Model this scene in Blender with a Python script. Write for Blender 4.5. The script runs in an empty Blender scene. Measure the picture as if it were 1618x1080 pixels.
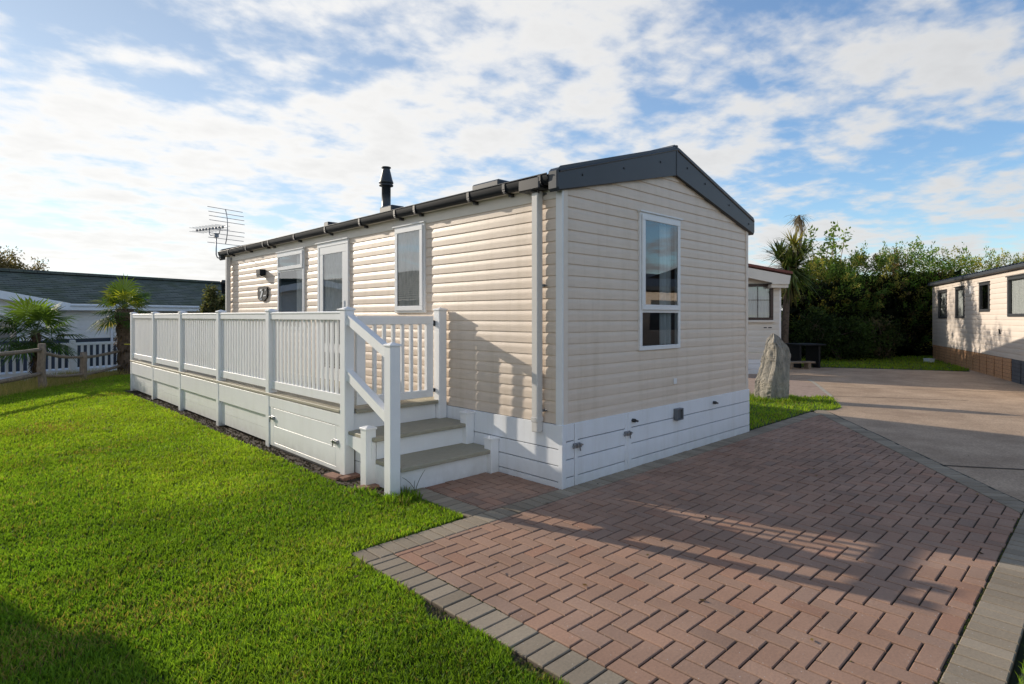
import bpy, math, random
import numpy as np
from mathutils import Vector, Matrix
random.seed(7); rng = np.random.default_rng(7)
S = bpy.context.scene
COL = S.collection
R = math.radians

# ---------------------------------------------------------------- camera frame (world axes follow the caravan)
YAW = R(46.115)
CAM = Vector((-3.867, -3.389, 1.5))
RIGHT = Vector((math.sin(YAW), -math.cos(YAW), 0)); FWD = Vector((math.cos(YAW), math.sin(YAW), 0))
def cp(x, d, z=0.0):
    p = CAM + RIGHT * x + FWD * d
    return Vector((p.x, p.y, z))
def px(u, depth, z=0.0):
    return cp((u - 809) / 924.3 * depth, depth, z)
def cdir(x, d):
    v = RIGHT * x + FWD * d
    return math.atan2(v.y, v.x)

# ---------------------------------------------------------------- materials
def new_mat(name):
    m = bpy.data.materials.new(name); m.use_nodes = True
    nt = m.node_tree; nt.nodes.clear()
    out = nt.nodes.new('ShaderNodeOutputMaterial')
    return m, nt, out
def N(nt, t, **kw):
    n = nt.nodes.new(t)
    for k, v in kw.items():
        if k == 'ins':
            for a, b in v.items(): n.inputs[a].default_value = b
        else: setattr(n, k, v)
    return n
def L(nt, a, b): nt.links.new(a, b)
def c4(c): return (c[0], c[1], c[2], 1)

def solid(name, col, rough=0.5, var=0.08, scale=6.0, bump=0.0, bscale=60.0, metal=0.0, spec=0.5, stretch=None, col2=None, dirt=0.0, streak=0.0):
    m, nt, out = new_mat(name)
    p = N(nt, 'ShaderNodeBsdfPrincipled', ins={'Roughness': rough, 'Metallic': metal, 'Specular IOR Level': spec})
    tc = N(nt, 'ShaderNodeTexCoord'); mp = N(nt, 'ShaderNodeMapping')
    if stretch: mp.inputs['Scale'].default_value = stretch
    L(nt, tc.outputs['Object'], mp.inputs['Vector'])
    no = N(nt, 'ShaderNodeTexNoise', ins={'Scale': scale, 'Detail': 6.0, 'Roughness': 0.65})
    L(nt, mp.outputs[0], no.inputs['Vector'])
    rp = N(nt, 'ShaderNodeValToRGB')
    a = col2 if col2 else tuple(x * (1 - 2 * var) for x in col)
    b = col if col2 else tuple(min(1, x * (1 + var)) for x in col)
    rp.color_ramp.elements[0].color = c4(a); rp.color_ramp.elements[1].color = c4(b)
    rp.color_ramp.elements[0].position = 0.3; rp.color_ramp.elements[1].position = 0.7
    L(nt, no.outputs['Fac'], rp.inputs['Fac'])
    last = rp.outputs['Color']
    if dirt > 0:
        sx = N(nt, 'ShaderNodeSeparateXYZ'); L(nt, tc.outputs['Object'], sx.inputs[0])
        mr = N(nt, 'ShaderNodeMapRange', ins={'From Min': 0.0, 'From Max': 0.22, 'To Min': dirt, 'To Max': 0.0})
        L(nt, sx.outputs['Z'], mr.inputs['Value'])
        n2 = N(nt, 'ShaderNodeTexNoise', ins={'Scale': 9.0, 'Detail': 5.0}); L(nt, tc.outputs['Object'], n2.inputs['Vector'])
        mu = N(nt, 'ShaderNodeMath', operation='MULTIPLY'); L(nt, mr.outputs[0], mu.inputs[0]); L(nt, n2.outputs['Fac'], mu.inputs[1])
        mx = N(nt, 'ShaderNodeMixRGB'); mx.inputs['Color2'].default_value = (0.22, 0.2, 0.13, 1)
        L(nt, mu.outputs[0], mx.inputs['Fac']); L(nt, last, mx.inputs['Color1']); last = mx.outputs[0]
    if streak > 0:
        m2 = N(nt, 'ShaderNodeMapping'); m2.inputs['Scale'].default_value = (7, 7, .55); L(nt, tc.outputs['Object'], m2.inputs['Vector'])
        n4 = N(nt, 'ShaderNodeTexNoise', ins={'Scale': 1.0, 'Detail': 6.0, 'Roughness': .7}); L(nt, m2.outputs[0], n4.inputs['Vector'])
        r4 = N(nt, 'ShaderNodeMapRange', ins={'From Min': .48, 'From Max': .78, 'To Min': 0., 'To Max': streak}); L(nt, n4.outputs['Fac'], r4.inputs['Value'])
        x4 = N(nt, 'ShaderNodeMixRGB', blend_type='MULTIPLY'); x4.inputs['Color2'].default_value = (.70, .67, .58, 1)
        L(nt, r4.outputs[0], x4.inputs['Fac']); L(nt, last, x4.inputs['Color1']); last = x4.outputs[0]
    L(nt, last, p.inputs['Base Color'])
    if bump > 0:
        nb = N(nt, 'ShaderNodeTexNoise', ins={'Scale': bscale, 'Detail': 4.0})
        L(nt, mp.outputs[0], nb.inputs['Vector'])
        bm = N(nt, 'ShaderNodeBump', ins={'Strength': bump, 'Distance': 0.01})
        L(nt, nb.outputs['Fac'], bm.inputs['Height']); L(nt, bm.outputs[0], p.inputs['Normal'])
    L(nt, p.outputs[0], out.inputs[0])
    return m

def attr_mat(name, rough=0.7, transl=0.0, tcol=(1, 1, 1), spec=0.3, noise=0.0, nscale=80.0, bump=0.0, speck=0.0):
    m, nt, out = new_mat(name)
    at = N(nt, 'ShaderNodeAttribute', attribute_name='Col')
    p = N(nt, 'ShaderNodeBsdfPrincipled', ins={'Roughness': rough, 'Specular IOR Level': spec})
    last = at.outputs['Color']
    if noise > 0:
        tc = N(nt, 'ShaderNodeTexCoord')
        no = N(nt, 'ShaderNodeTexNoise', ins={'Scale': nscale, 'Detail': 8.0, 'Roughness': 0.7}); L(nt, tc.outputs['Object'], no.inputs['Vector'])
        mr = N(nt, 'ShaderNodeMapRange', ins={'From Min': 0.25, 'From Max': 0.75, 'To Min': 1 - noise, 'To Max': 1 + noise})
        L(nt, no.outputs['Fac'], mr.inputs['Value'])
        # wide stains
        n3 = N(nt, 'ShaderNodeTexNoise', ins={'Scale': 1.7, 'Detail': 5.0}); L(nt, tc.outputs['Object'], n3.inputs['Vector'])
        m3 = N(nt, 'ShaderNodeMapRange', ins={'From Min': 0.3, 'From Max': 0.7, 'To Min': 0.82, 'To Max': 1.12}); L(nt, n3.outputs['Fac'], m3.inputs['Value'])
        mm = N(nt, 'ShaderNodeMath', operation='MULTIPLY'); L(nt, mr.outputs[0], mm.inputs[0]); L(nt, m3.outputs[0], mm.inputs[1])
        vm = N(nt, 'ShaderNodeVectorMath', operation='SCALE'); L(nt, last, vm.inputs[0]); L(nt, mm.outputs[0], vm.inputs['Scale'])
        last = vm.outputs[0]
        if speck > 0:
            vo = N(nt, 'ShaderNodeTexVoronoi', ins={'Scale': 26.0}); L(nt, tc.outputs['Object'], vo.inputs['Vector'])
            lt = N(nt, 'ShaderNodeMath', operation='LESS_THAN'); lt.inputs[1].default_value = 0.075; L(nt, vo.outputs['Distance'], lt.inputs[0])
            ml = N(nt, 'ShaderNodeMath', operation='MULTIPLY'); ml.inputs[1].default_value = speck; L(nt, lt.outputs[0], ml.inputs[0])
            mx = N(nt, 'ShaderNodeMixRGB'); mx.inputs['Color2'].default_value = (0.55, 0.52, 0.48, 1)
            L(nt, ml.outputs[0], mx.inputs['Fac']); L(nt, last, mx.inputs['Color1']); last = mx.outputs[0]
        if bump > 0:
            bm = N(nt, 'ShaderNodeBump', ins={'Strength': bump, 'Distance': 0.004}); L(nt, no.outputs['Fac'], bm.inputs['Height']); L(nt, bm.outputs[0], p.inputs['Normal'])
    L(nt, last, p.inputs['Base Color'])
    if transl > 0:
        tr = N(nt, 'ShaderNodeBsdfTranslucent')
        mu = N(nt, 'ShaderNodeMixRGB', blend_type='MULTIPLY', ins={'Fac': 1.0}); mu.inputs['Color2'].default_value = c4(tcol)
        L(nt, last, mu.inputs['Color1']); L(nt, mu.outputs[0], tr.inputs['Color'])
        mx = N(nt, 'ShaderNodeMixShader', ins={'Fac': transl}); L(nt, p.outputs[0], mx.inputs[1]); L(nt, tr.outputs[0], mx.inputs[2])
        L(nt, mx.outputs[0], out.inputs[0])
    else: L(nt, p.outputs[0], out.inputs[0])
    return m

def glass_mat(name, tint=(0.75, 0.82, 0.82), base=0.12):
    m, nt, out = new_mat(name)
    g = N(nt, 'ShaderNodeBsdfGlossy', ins={'Roughness': 0.003}); g.inputs['Color'].default_value = (0.95, 0.97, 1, 1)
    t = N(nt, 'ShaderNodeBsdfTransparent'); t.inputs['Color'].default_value = c4(tint)
    fr = N(nt, 'ShaderNodeFresnel', ins={'IOR': 1.6})
    mr = N(nt, 'ShaderNodeMapRange', ins={'From Min': 0.05, 'From Max': 1.0, 'To Min': base, 'To Max': 1.0}); L(nt, fr.outputs[0], mr.inputs['Value'])
    tc = N(nt, 'ShaderNodeTexCoord'); no = N(nt, 'ShaderNodeTexNoise', ins={'Scale': 1.2}); L(nt, tc.outputs['Object'], no.inputs['Vector'])
    bm = N(nt, 'ShaderNodeBump', ins={'Strength': 0.02, 'Distance': 0.05}); L(nt, no.outputs['Fac'], bm.inputs['Height']); L(nt, bm.outputs[0], g.inputs['Normal'])
    mx = N(nt, 'ShaderNodeMixShader'); L(nt, mr.outputs[0], mx.inputs['Fac']); L(nt, t.outputs[0], mx.inputs[1]); L(nt, g.outputs[0], mx.inputs[2])
    L(nt, mx.outputs[0], out.inputs[0])
    return m

M = {}
M['siding'] = solid('cream_siding', (0.705, 0.59, 0.485), 0.42, 0.035, 5.0, 0.14, 22.0, stretch=(1, 1, 9), streak=.45)
M['siding_trim'] = solid('cream_trim', (0.75, 0.655, 0.56), 0.45, 0.03, 3.0)
M['frieze'] = solid('pale_frieze', (0.70, 0.65, 0.58), 0.45, 0.03, 3.0)
M['upvc'] = solid('white_upvc', (0.76, 0.765, 0.77), 0.32, 0.03, 2.5)
M['deck_white'] = solid('white_vinyl', (0.87, 0.875, 0.88), 0.38, 0.02, 3.0, dirt=0.6, streak=.18)
M['skirting'] = solid('white_skirting', (0.80, 0.82, 0.85), 0.4, 0.03, 2.0, dirt=0.45, streak=.35)
M['gap'] = solid('dark_gap', (0.02, 0.02, 0.022), 0.9)
M['roof_dark'] = solid('anthracite_roof', (0.04, 0.046, 0.055), 0.5, 0.1, 5.0)
M['barge'] = solid('anthracite_trim', (0.027, 0.034, 0.044), 0.42, 0.06, 3.0)
M['gutter'] = solid('charcoal_gutter', (0.009, 0.012, 0.017), 0.5, 0.05, spec=0.2)
M['black_plastic'] = solid('black_plastic', (0.02, 0.02, 0.024), 0.4)
M['pipe'] = solid('pale_pipe', (0.62, 0.60, 0.57), 0.35, 0.02)
M['board'] = solid('composite_deck_board', (0.37, 0.34, 0.255), 0.6, 0.12, 14.0, 0.25, 50.0, stretch=(1, 8, 8))
M['grey_plastic'] = solid('grey_plastic', (0.13, 0.14, 0.15), 0.5)
M['metal'] = solid('galvanised', (0.42, 0.43, 0.45), 0.35, 0.08, 20.0, metal=0.9)
M['alu'] = solid('aluminium', (0.30, 0.31, 0.33), 0.45, 0.08, 20.0, metal=0.8)
M['glass'] = glass_mat('window_glass', tint=(.9, .93, .94), base=0.13)
M['glass_long'] = glass_mat('window_glass_long', tint=(.99, 1.0, .99), base=0.2)
M['dark_room'] = solid('dim_interior', (0.10, 0.105, 0.11), 0.9, 0.2, 2.0)
M['curtain'] = solid('grey_curtain', (0.62, 0.66, 0.68), 0.9, 0.08, 5.0, stretch=(8, 8, 1))
M['net'] = solid('net_curtain', (0.9, 0.97, 0.93), 0.9, 0.14, 9.0, stretch=(4, 4, 0.6))
M['stone'] = solid('grey_stone', (0.42, 0.38, 0.31), 0.9, 0.0, 4.0, 1.0, 26.0, stretch=(2.0, 2.0, 1.0), col2=(0.17, 0.165, 0.15))
M['wood_old'] = solid('weathered_wood', (0.30, 0.24, 0.175), 0.85, 0.0, 9.0, 0.7, 30.0, stretch=(3, 3, 1), col2=(0.14, 0.11, 0.085))
M['bark'] = solid('rough_bark', (0.13, 0.095, 0.07), 0.9, 0.3, 12.0, 0.8, 24.0)
M['pale_bark'] = solid('pale_bark', (0.36, 0.30, 0.24), 0.85, 0.2, 8.0, 0.4, 20.0)
M['loose_brick'] = solid('loose_brick', (0.30, 0.16, 0.11), 0.9, 0.2, 12.0, 0.5, 60.0)
M['soil'] = solid('dark_soil', (0.075, 0.055, 0.04), 0.95, 0.35, 25.0, 0.8, 40.0)
M['lawn_soil'] = solid('lawn_floor', (0.06, 0.09, 0.022), 0.95, 0.3, 12.0, 0.5, 40.0)
M['joint'] = solid('joint_sand', (0.05, 0.046, 0.03), 0.95, 0.4, 9.0, 0.6, 90.0)
M['ground'] = solid('rough_ground', (0.10, 0.11, 0.045), 0.95, 0.3, 0.8, 0.4, 10.0)
M['lodge_wall'] = solid('lodge_wall', (0.76, 0.74, 0.70), 0.6, 0.05, 2.0)
M['lodge_white'] = solid('lodge_white', (0.84, 0.86, 0.89), 0.45, 0.03)
M['dark_frame'] = solid('dark_brown_frame', (0.035, 0.018, 0.014), 0.4)
M['grey_frame'] = solid('grey_frame', (0.05, 0.053, 0.058), 0.4)
M['cv_white'] = solid('off_white_panel', (0.66, 0.63, 0.57), 0.5, 0.04, 2.0)
M['red_tile'] = solid('red_tile_roof', (0.17, 0.055, 0.04), 0.7, 0.2, 9.0)
M['fence_wood'] = solid('orange_fence_panel', (0.54, 0.30, 0.16), 0.8, 0.2, 8.0, 0.3, 30.0, stretch=(1, 1, 6))
M['fence_grey'] = solid('slate_skirt_panel', (0.09, 0.10, 0.12), 0.7, 0.15, 8.0)
M['terracotta'] = None
M['blade'] = attr_mat('grass_blades', 0.6, 0.5, (1.5, 1.45, 0.5), 0.2)
M['leaf'] = attr_mat('leaves', 0.75, 0.4, (1.3, 1.3, 0.6), 0.12)
M['frond'] = attr_mat('palm_leaf', 0.65, 0.4, (1.3, 1.3, 0.6), 0.2)
M['brick'] = attr_mat('paving_brick', 0.8, 0, spec=0.25, noise=0.16, nscale=70.0, bump=0.5, speck=0.6)

def road_mat():
    m, nt, out = new_mat('worn_concrete_road')
    p = N(nt, 'ShaderNodeBsdfPrincipled', ins={'Roughness': 0.85, 'Specular IOR Level': 0.25})
    tc = N(nt, 'ShaderNodeTexCoord')
    a = N(nt, 'ShaderNodeTexNoise', ins={'Scale': 1.1, 'Detail': 10.0, 'Roughness': 0.68}); L(nt, tc.outputs['Object'], a.inputs['Vector'])
    b = N(nt, 'ShaderNodeTexNoise', ins={'Scale': 45.0, 'Detail': 6.0, 'Roughness': 0.8}); L(nt, tc.outputs['Object'], b.inputs['Vector'])
    r1 = N(nt, 'ShaderNodeValToRGB'); r1.color_ramp.elements[0].color = (0.335, 0.235, 0.16, 1); r1.color_ramp.elements[1].color = (0.56, 0.41, 0.285, 1)
    r1.color_ramp.elements[0].position = .32; r1.color_ramp.elements[1].position = .68
    L(nt, a.outputs['Fac'], r1.inputs['Fac'])
    mr = N(nt, 'ShaderNodeMapRange', ins={'From Min': 0.3, 'From Max': 0.7, 'To Min': 0.6, 'To Max': 1.35}); L(nt, b.outputs['Fac'], mr.inputs['Value'])
    vm = N(nt, 'ShaderNodeVectorMath', operation='SCALE'); L(nt, r1.outputs[0], vm.inputs[0]); L(nt, mr.outputs[0], vm.inputs['Scale'])
    L(nt, vm.outputs[0], p.inputs['Base Color'])
    bm = N(nt, 'ShaderNodeBump', ins={'Strength': 0.6, 'Distance': 0.01}); L(nt, b.outputs['Fac'], bm.inputs['Height']); L(nt, bm.outputs[0], p.inputs['Normal'])
    L(nt, p.outputs[0], out.inputs[0]); return m
M['road'] = road_mat(); M['edging'] = solid('kerb_edging', (0.42, 0.38, 0.31), .85, .15, 9.0)
M['path'] = solid('pinkish_path', (0.38, 0.275, 0.215), 0.85, 0.12, 9.0, 0.4, 60.0)

# ---------------------------------------------------------------- mesh builder
def pane(MP, u0, u1, z0, z1, o):
    b = MB()
    P = [MP(u0, o, z0), MP(u1, o, z0), MP(u1, o, z1), MP(u0, o, z1)]
    nrm = (Vector(P[1]) - Vector(P[0])).cross(Vector(P[2]) - Vector(P[1])); out = Vector(MP(0, 1, 0)) - Vector(MP(0, 0, 0))
    b.quad(*(P if nrm.dot(out) > 0 else P[::-1])); return b
class MB:
    def __init__(s, mp=None): s.v = []; s.f = []; s.mp = mp; s.c = []; s.sm = set()
    def add(s, vs, fs, smooth=False):
        b = len(s.v)
        s.v.extend([s.mp(*p) if s.mp else tuple(p) for p in vs])
        if smooth: s.sm.update(range(len(s.f), len(s.f) + len(fs)))
        s.f.extend([tuple(i + b for i in f) for f in fs])
    def quad(s, *p): s.add(p, [tuple(range(len(p)))])
    def box(s, x0, x1, y0, y1, z0, z1, bv=0.0):
        if x0 > x1: x0, x1 = x1, x0
        if y0 > y1: y0, y1 = y1, y0
        if z0 > z1: z0, z1 = z1, z0
        bv = min(bv, (x1 - x0) * .4, (y1 - y0) * .4, (z1 - z0) * .4)
        if bv <= 0:
            vs = [(x, y, z) for x in (x0, x1) for y in (y0, y1) for z in (z0, z1)]
            s.add(vs, [(0, 1, 3, 2), (4, 6, 7, 5), (0, 4, 5, 1), (2, 3, 7, 6), (0, 2, 6, 4), (1, 5, 7, 3)]); return
        vs = []; idx = {}
        lim = ((x0, x1), (y0, y1), (z0, z1))
        for a in (0, 1):
            for b in (0, 1):
                for c in (0, 1):
                    for ax in range(3):
                        p = []
                        for k, e in enumerate((a, b, c)):
                            q = lim[k][e]
                            if k != ax: q += bv if e == 0 else -bv
                            p.append(q)
                        idx[(a, b, c, ax)] = len(vs); vs.append(tuple(p))
        fs = []
        for ax in range(3):
            o = [k for k in range(3) if k != ax]
            for e in (0, 1):
                loop = []
                for (p, q) in ((0, 0), (1, 0), (1, 1), (0, 1)):
                    t = [0, 0, 0]; t[ax] = e; t[o[0]] = p; t[o[1]] = q
                    loop.append(idx[(t[0], t[1], t[2], ax)])
                fs.append(tuple(loop))
        for ax in range(3):
            o = [k for k in range(3) if k != ax]
            for p in (0, 1):
                for q in (0, 1):
                    t0 = [0, 0, 0]; t1 = [0, 0, 0]; t1[ax] = 1
                    for t in (t0, t1): t[o[0]] = p; t[o[1]] = q
                    fs.append((idx[(*t0, o[0])], idx[(*t1, o[0])], idx[(*t1, o[1])], idx[(*t0, o[1])]))
        for a in (0, 1):
            for b in (0, 1):
                for c in (0, 1): fs.append(tuple(idx[(a, b, c, k)] for k in range(3)))
        s.add(vs, fs)
    def bar(s, p, q, w, h, up=(0, 0, 1)):
        p = Vector(p); q = Vector(q); d = (q - p).normalized(); u = Vector(up)
        sd = d.cross(u).normalized(); u = sd.cross(d)
        vs = []
        for e in (p, q):
            for a, b in ((-1, -1), (1, -1), (1, 1), (-1, 1)): vs.append(tuple(e + sd * (a * w / 2) + u * (b * h / 2)))
        s.add(vs, [(0, 1, 2, 3), (4, 7, 6, 5), (0, 4, 5, 1), (1, 5, 6, 2), (2, 6, 7, 3), (3, 7, 4, 0)])
    def tube(s, pts, r, n=8, cap=True):
        pts = [Vector(p) for p in pts]
        rs = r if isinstance(r, (list, tuple)) else [r] * len(pts)
        vs = []; fs = []; prev = None
        for i, p in enumerate(pts):
            d = (pts[min(i + 1, len(pts) - 1)] - pts[max(i - 1, 0)]).normalized()
            a = Vector((0, 0, 1)) if abs(d.z) < .9 else Vector((1, 0, 0))
            if prev is not None: a = prev
            sd = d.cross(a).normalized(); up = sd.cross(d).normalized(); prev = up
            for k in range(n):
                t = 2 * math.pi * k / n
                vs.append(tuple(p + (sd * math.cos(t) + up * math.sin(t)) * rs[i]))
        for i in range(len(pts) - 1):
            for k in range(n):
                fs.append((i * n + k, i * n + (k + 1) % n, (i + 1) * n + (k + 1) % n, (i + 1) * n + k))
        s.add(vs, fs, True)
        if cap:
            b = len(s.v) - len(vs)
            s.f.append(tuple(b + k for k in range(n))); s.f.append(tuple(b + (len(pts) - 1) * n + k for k in range(n)))
    def lathe(s, c, prof, n=20):
        vs = []; fs = []
        for r, z in prof:
            for k in range(n):
                t = 2 * math.pi * k / n; vs.append((c[0] + r * math.cos(t), c[1] + r * math.sin(t), c[2] + z))
        for i in range(len(prof) - 1):
            for k in range(n): fs.append((i * n + k, i * n + (k + 1) % n, (i + 1) * n + (k + 1) % n, (i + 1) * n + k))
        s.add(vs, fs, True)
    def prism(s, poly, fn, a, b):
        n = len(poly)
        vs = [fn(p, a) for p in poly] + [fn(p, b) for p in poly]
        s.add(vs, [tuple(range(n)), tuple(range(2 * n - 1, n - 1, -1))] + [(i, (i + 1) % n, n + (i + 1) % n, n + i) for i in range(n)])
    def ring(s, u0, u1, z0, z1, w, o0, o1, bv=0.004):
        s.box(u0, u1, o0, o1, z0, z0 + w, bv); s.box(u0, u1, o0, o1, z1 - w, z1, bv)
        s.box(u0, u0 + w, o0, o1, z0 + w, z1 - w, bv); s.box(u1 - w, u1, o0, o1, z0 + w, z1 - w, bv)
    def build(s, name, mat, parent=None, off=(0, 0, 0), loc=None, rz=0.0):
        o = Vector(off)
        me = bpy.data.meshes.new(name)
        me.from_pydata([(a - o.x, b - o.y, c - o.z) for a, b, c in s.v], [], s.f)
        if s.sm:
            fl = np.zeros(len(s.f), dtype=bool); fl[list(s.sm)] = True
            me.polygons.foreach_set('use_smooth', fl)
        if s.c:
            at = me.attributes.new('Col', 'FLOAT_COLOR', 'POINT')
            at.data.foreach_set('color', np.array(s.c, dtype=np.float32).ravel())
        me.materials.append(M[mat] if isinstance(mat, str) else mat)
        me.update()
        ob = bpy.data.objects.new(name, me); COL.objects.link(ob)
        if parent: ob.parent = parent
        if loc is not None: ob.location = loc; ob.rotation_euler = (0, 0, rz)
        elif parent is None: ob.location = off
        return ob

def np_mesh(name, verts, faces_flat, loop_tot, cols, mat, parent=None, loc=(0, 0, 0), smooth=False):
    me = bpy.data.meshes.new(name)
    nv = len(verts); nl = len(faces_flat); nf = len(loop_tot)
    me.vertices.add(nv); me.vertices.foreach_set('co', np.asarray(verts, dtype=np.float32).ravel())
    me.loops.add(nl); me.loops.foreach_set('vertex_index', np.asarray(faces_flat, dtype=np.int32))
    me.polygons.add(nf)
    st = np.concatenate([[0], np.cumsum(loop_tot)[:-1]]).astype(np.int32)
    me.polygons.foreach_set('loop_start', st)
    me.polygons.foreach_set('loop_total', np.asarray(loop_tot, dtype=np.int32))
    if smooth: me.polygons.foreach_set('use_smooth', np.ones(nf, dtype=bool))
    at = me.attributes.new('Col', 'FLOAT_COLOR', 'POINT')
    c = np.ones((nv, 4), dtype=np.float32); c[:, :3] = cols
    at.data.foreach_set('color', c.ravel())
    me.materials.append(M[mat]); me.update(calc_edges=True); me.validate()
    ob = bpy.data.objects.new(name, me); COL.objects.link(ob)
    if parent: ob.parent = parent
    ob.location = loc
    return ob

def empty(name, label, cat, loc=(0, 0, 0), rz=0.0, group=None):
    o = bpy.data.objects.new(name, None); COL.objects.link(o); o.empty_display_size = 0.2
    o.location = loc; o.rotation_euler = (0, 0, rz); o['label'] = label; o['category'] = cat
    if group: o['group'] = group
    return o
def tag(o, label, cat, group=None, kind=None):
    o['label'] = label; o['category'] = cat
    if group: o['group'] = group
    if kind: o['kind'] = kind
    return o
def struct(o): o['kind'] = 'structure'; return o
def stuff(o, label, cat): return tag(o, label, cat, kind='stuff')

# ---------------------------------------------------------------- value noise for scattering
_NT = rng.random((256, 256))
def vnoise(x, y):
    xi = np.floor(x).astype(int); yi = np.floor(y).astype(int); fx = x - xi; fy = y - yi
    fx = fx * fx * (3 - 2 * fx); fy = fy * fy * (3 - 2 * fy)
    a = _NT[xi % 256, yi % 256]; b = _NT[(xi + 1) % 256, yi % 256]; c = _NT[xi % 256, (yi + 1) % 256]; d = _NT[(xi + 1) % 256, (yi + 1) % 256]
    return (a * (1 - fx) + b * fx) * (1 - fy) + (c * (1 - fx) + d * fx) * fy
def in_poly(x, y, poly):
    r = np.zeros(len(x), dtype=bool); n = len(poly)
    for i in range(n):
        x0, y0 = poly[i]; x1, y1 = poly[(i + 1) % n]
        cnd = ((y0 > y) != (y1 > y))
        with np.errstate(divide='ignore', invalid='ignore'):
            xx = (x1 - x0) * (y - y0) / (y1 - y0 + 1e-12) + x0
        r ^= cnd & (x < xx)
    return r

# ================================================================= SKY AND SUN
SUN_EL = R(19.0)
sh = Vector((0.268, -0.963, 0)).normalized()               # horizontal travel of the light
to_sun = Vector((-sh.x * math.cos(SUN_EL), -sh.y * math.cos(SUN_EL), math.sin(SUN_EL)))
sd = bpy.data.lights.new('sun', 'SUN'); sd.energy = 5.0; sd.angle = R(0.55); sd.color = (1.0, 0.89, 0.74)
so = bpy.data.objects.new('sun', sd); COL.objects.link(so); so.location = to_sun * 30
so.rotation_euler = (-to_sun).to_track_quat('-Z', 'Y').to_euler()

W = bpy.data.worlds.new('World'); S.world = W; W.use_nodes = True
nt = W.node_tree; nt.nodes.clear()
wo = N(nt, 'ShaderNodeOutputWorld')
sky = N(nt, 'ShaderNodeTexSky', sky_type='NISHITA'); sky.sun_disc = False
sky.sun_elevation = SUN_EL; sky.sun_rotation = math.atan2(to_sun.x, to_sun.y)
sky.air_density = 1.0; sky.dust_density = 0.15; sky.ozone_density = 2.0
bg1 = N(nt, 'ShaderNodeBackground', ins={'Strength': 0.15})
hs = N(nt, 'ShaderNodeHueSaturation', ins={'Saturation': 1.0, 'Value': 1.3}); L(nt, sky.outputs[0], hs.inputs['Color']); tn = N(nt, 'ShaderNodeMixRGB', blend_type='MULTIPLY', ins={'Fac': 1.0}); tn.inputs['Color2'].default_value = (.86, .97, 1.06, 1); L(nt, hs.outputs[0], tn.inputs['Color1']); L(nt, tn.outputs[0], bg1.inputs['Color'])
tc = N(nt, 'ShaderNodeTexCoord'); sep = N(nt, 'ShaderNodeSeparateXYZ'); L(nt, tc.outputs['Generated'], sep.inputs[0])
def math_n(op, a, b=None, clamp=False):
    n = N(nt, 'ShaderNodeMath', operation=op); n.use_clamp = clamp
    for i, q in enumerate((a, b)):
        if q is None: continue
        if isinstance(q, (int, float)): n.inputs[i].default_value = q
        else: L(nt, q, n.inputs[i])
    return n.outputs[0]
zz = math_n('ADD', math_n('MAXIMUM', sep.outputs['Z'], 0.0), 0.14)
cx = math_n('DIVIDE', sep.outputs['X'], zz); cy = math_n('DIVIDE', sep.outputs['Y'], zz)
cmb = N(nt, 'ShaderNodeCombineXYZ'); L(nt, cx, cmb.inputs[0]); L(nt, cy, cmb.inputs[1])
mp = N(nt, 'ShaderNodeMapping'); L(nt, cmb.outputs[0], mp.inputs['Vector'])
mp.inputs['Rotation'].default_value = (0, 0, R(18)); mp.inputs['Scale'].default_value = (1.25, 1.38, 1); mp.inputs['Location'].default_value = (3.1, 1.7, 0)
n1 = N(nt, 'ShaderNodeTexNoise', ins={'Scale': 0.9, 'Detail': 3.0, 'Roughness': 0.5, 'Distortion': 0.1}); L(nt, mp.outputs[0], n1.inputs['Vector'])
n2 = N(nt, 'ShaderNodeTexNoise', ins={'Scale': 2.6, 'Detail': 6.0, 'Roughness': 0.5, 'Distortion': 0.1}); L(nt, mp.outputs[0], n2.inputs['Vector'])
sunside = N(nt, 'ShaderNodeVectorMath', operation='DOT_PRODUCT'); L(nt, tc.outputs['Generated'], sunside.inputs[0])
lv = cp(-1, 0.35) - cp(0, 0); lv.z = 0; lv.normalize()
sunside.inputs[1].default_value = (lv.x, lv.y, 0)
n3 = N(nt, 'ShaderNodeTexNoise', ins={'Scale': 8.0, 'Detail': 6.0, 'Roughness': 0.55, 'Distortion': 0.15}); L(nt, mp.outputs[0], n3.inputs['Vector'])
sr = N(nt, 'ShaderNodeMapRange', ins={'From Min': -0.1, 'From Max': 0.75, 'To Min': 1.1, 'To Max': 0.62}); L(nt, sunside.outputs['Value'], sr.inputs['Value']); L(nt, sr.outputs[0], hs.inputs['Saturation'])
vr = N(nt, 'ShaderNodeMapRange', ins={'From Min': 0.0, 'From Max': 0.8, 'To Min': 1.25, 'To Max': 0.82}); L(nt, sunside.outputs['Value'], vr.inputs['Value']); L(nt, vr.outputs[0], hs.inputs['Value'])
dens = math_n('ADD', math_n('MULTIPLY', n1.outputs['Fac'], 0.40), math_n('MULTIPLY', n2.outputs['Fac'], 0.46))
dens = math_n('ADD', dens, math_n('MULTIPLY', n3.outputs['Fac'], 0.22))
dens = math_n('ADD', dens, math_n('MULTIPLY', sunside.outputs['Value'], 0.025))
lowc = N(nt, 'ShaderNodeMapRange', ins={'From Min': 0.0, 'From Max': 0.2, 'To Min': 0.07, 'To Max': 0.0}); L(nt, sep.outputs['Z'], lowc.inputs['Value'])
dens = math_n('ADD', dens, lowc.outputs[0])
hi = N(nt, 'ShaderNodeMapRange', interpolation_type='SMOOTHSTEP', ins={'From Min': 0.48, 'From Max': 0.72, 'To Min': 0.0, 'To Max': -0.22}); L(nt, sep.outputs['Z'], hi.inputs['Value'])  # clouds thinned overhead, out of view, to deepen shade on the ground
dens = math_n('ADD', dens, hi.outputs[0])
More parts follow.
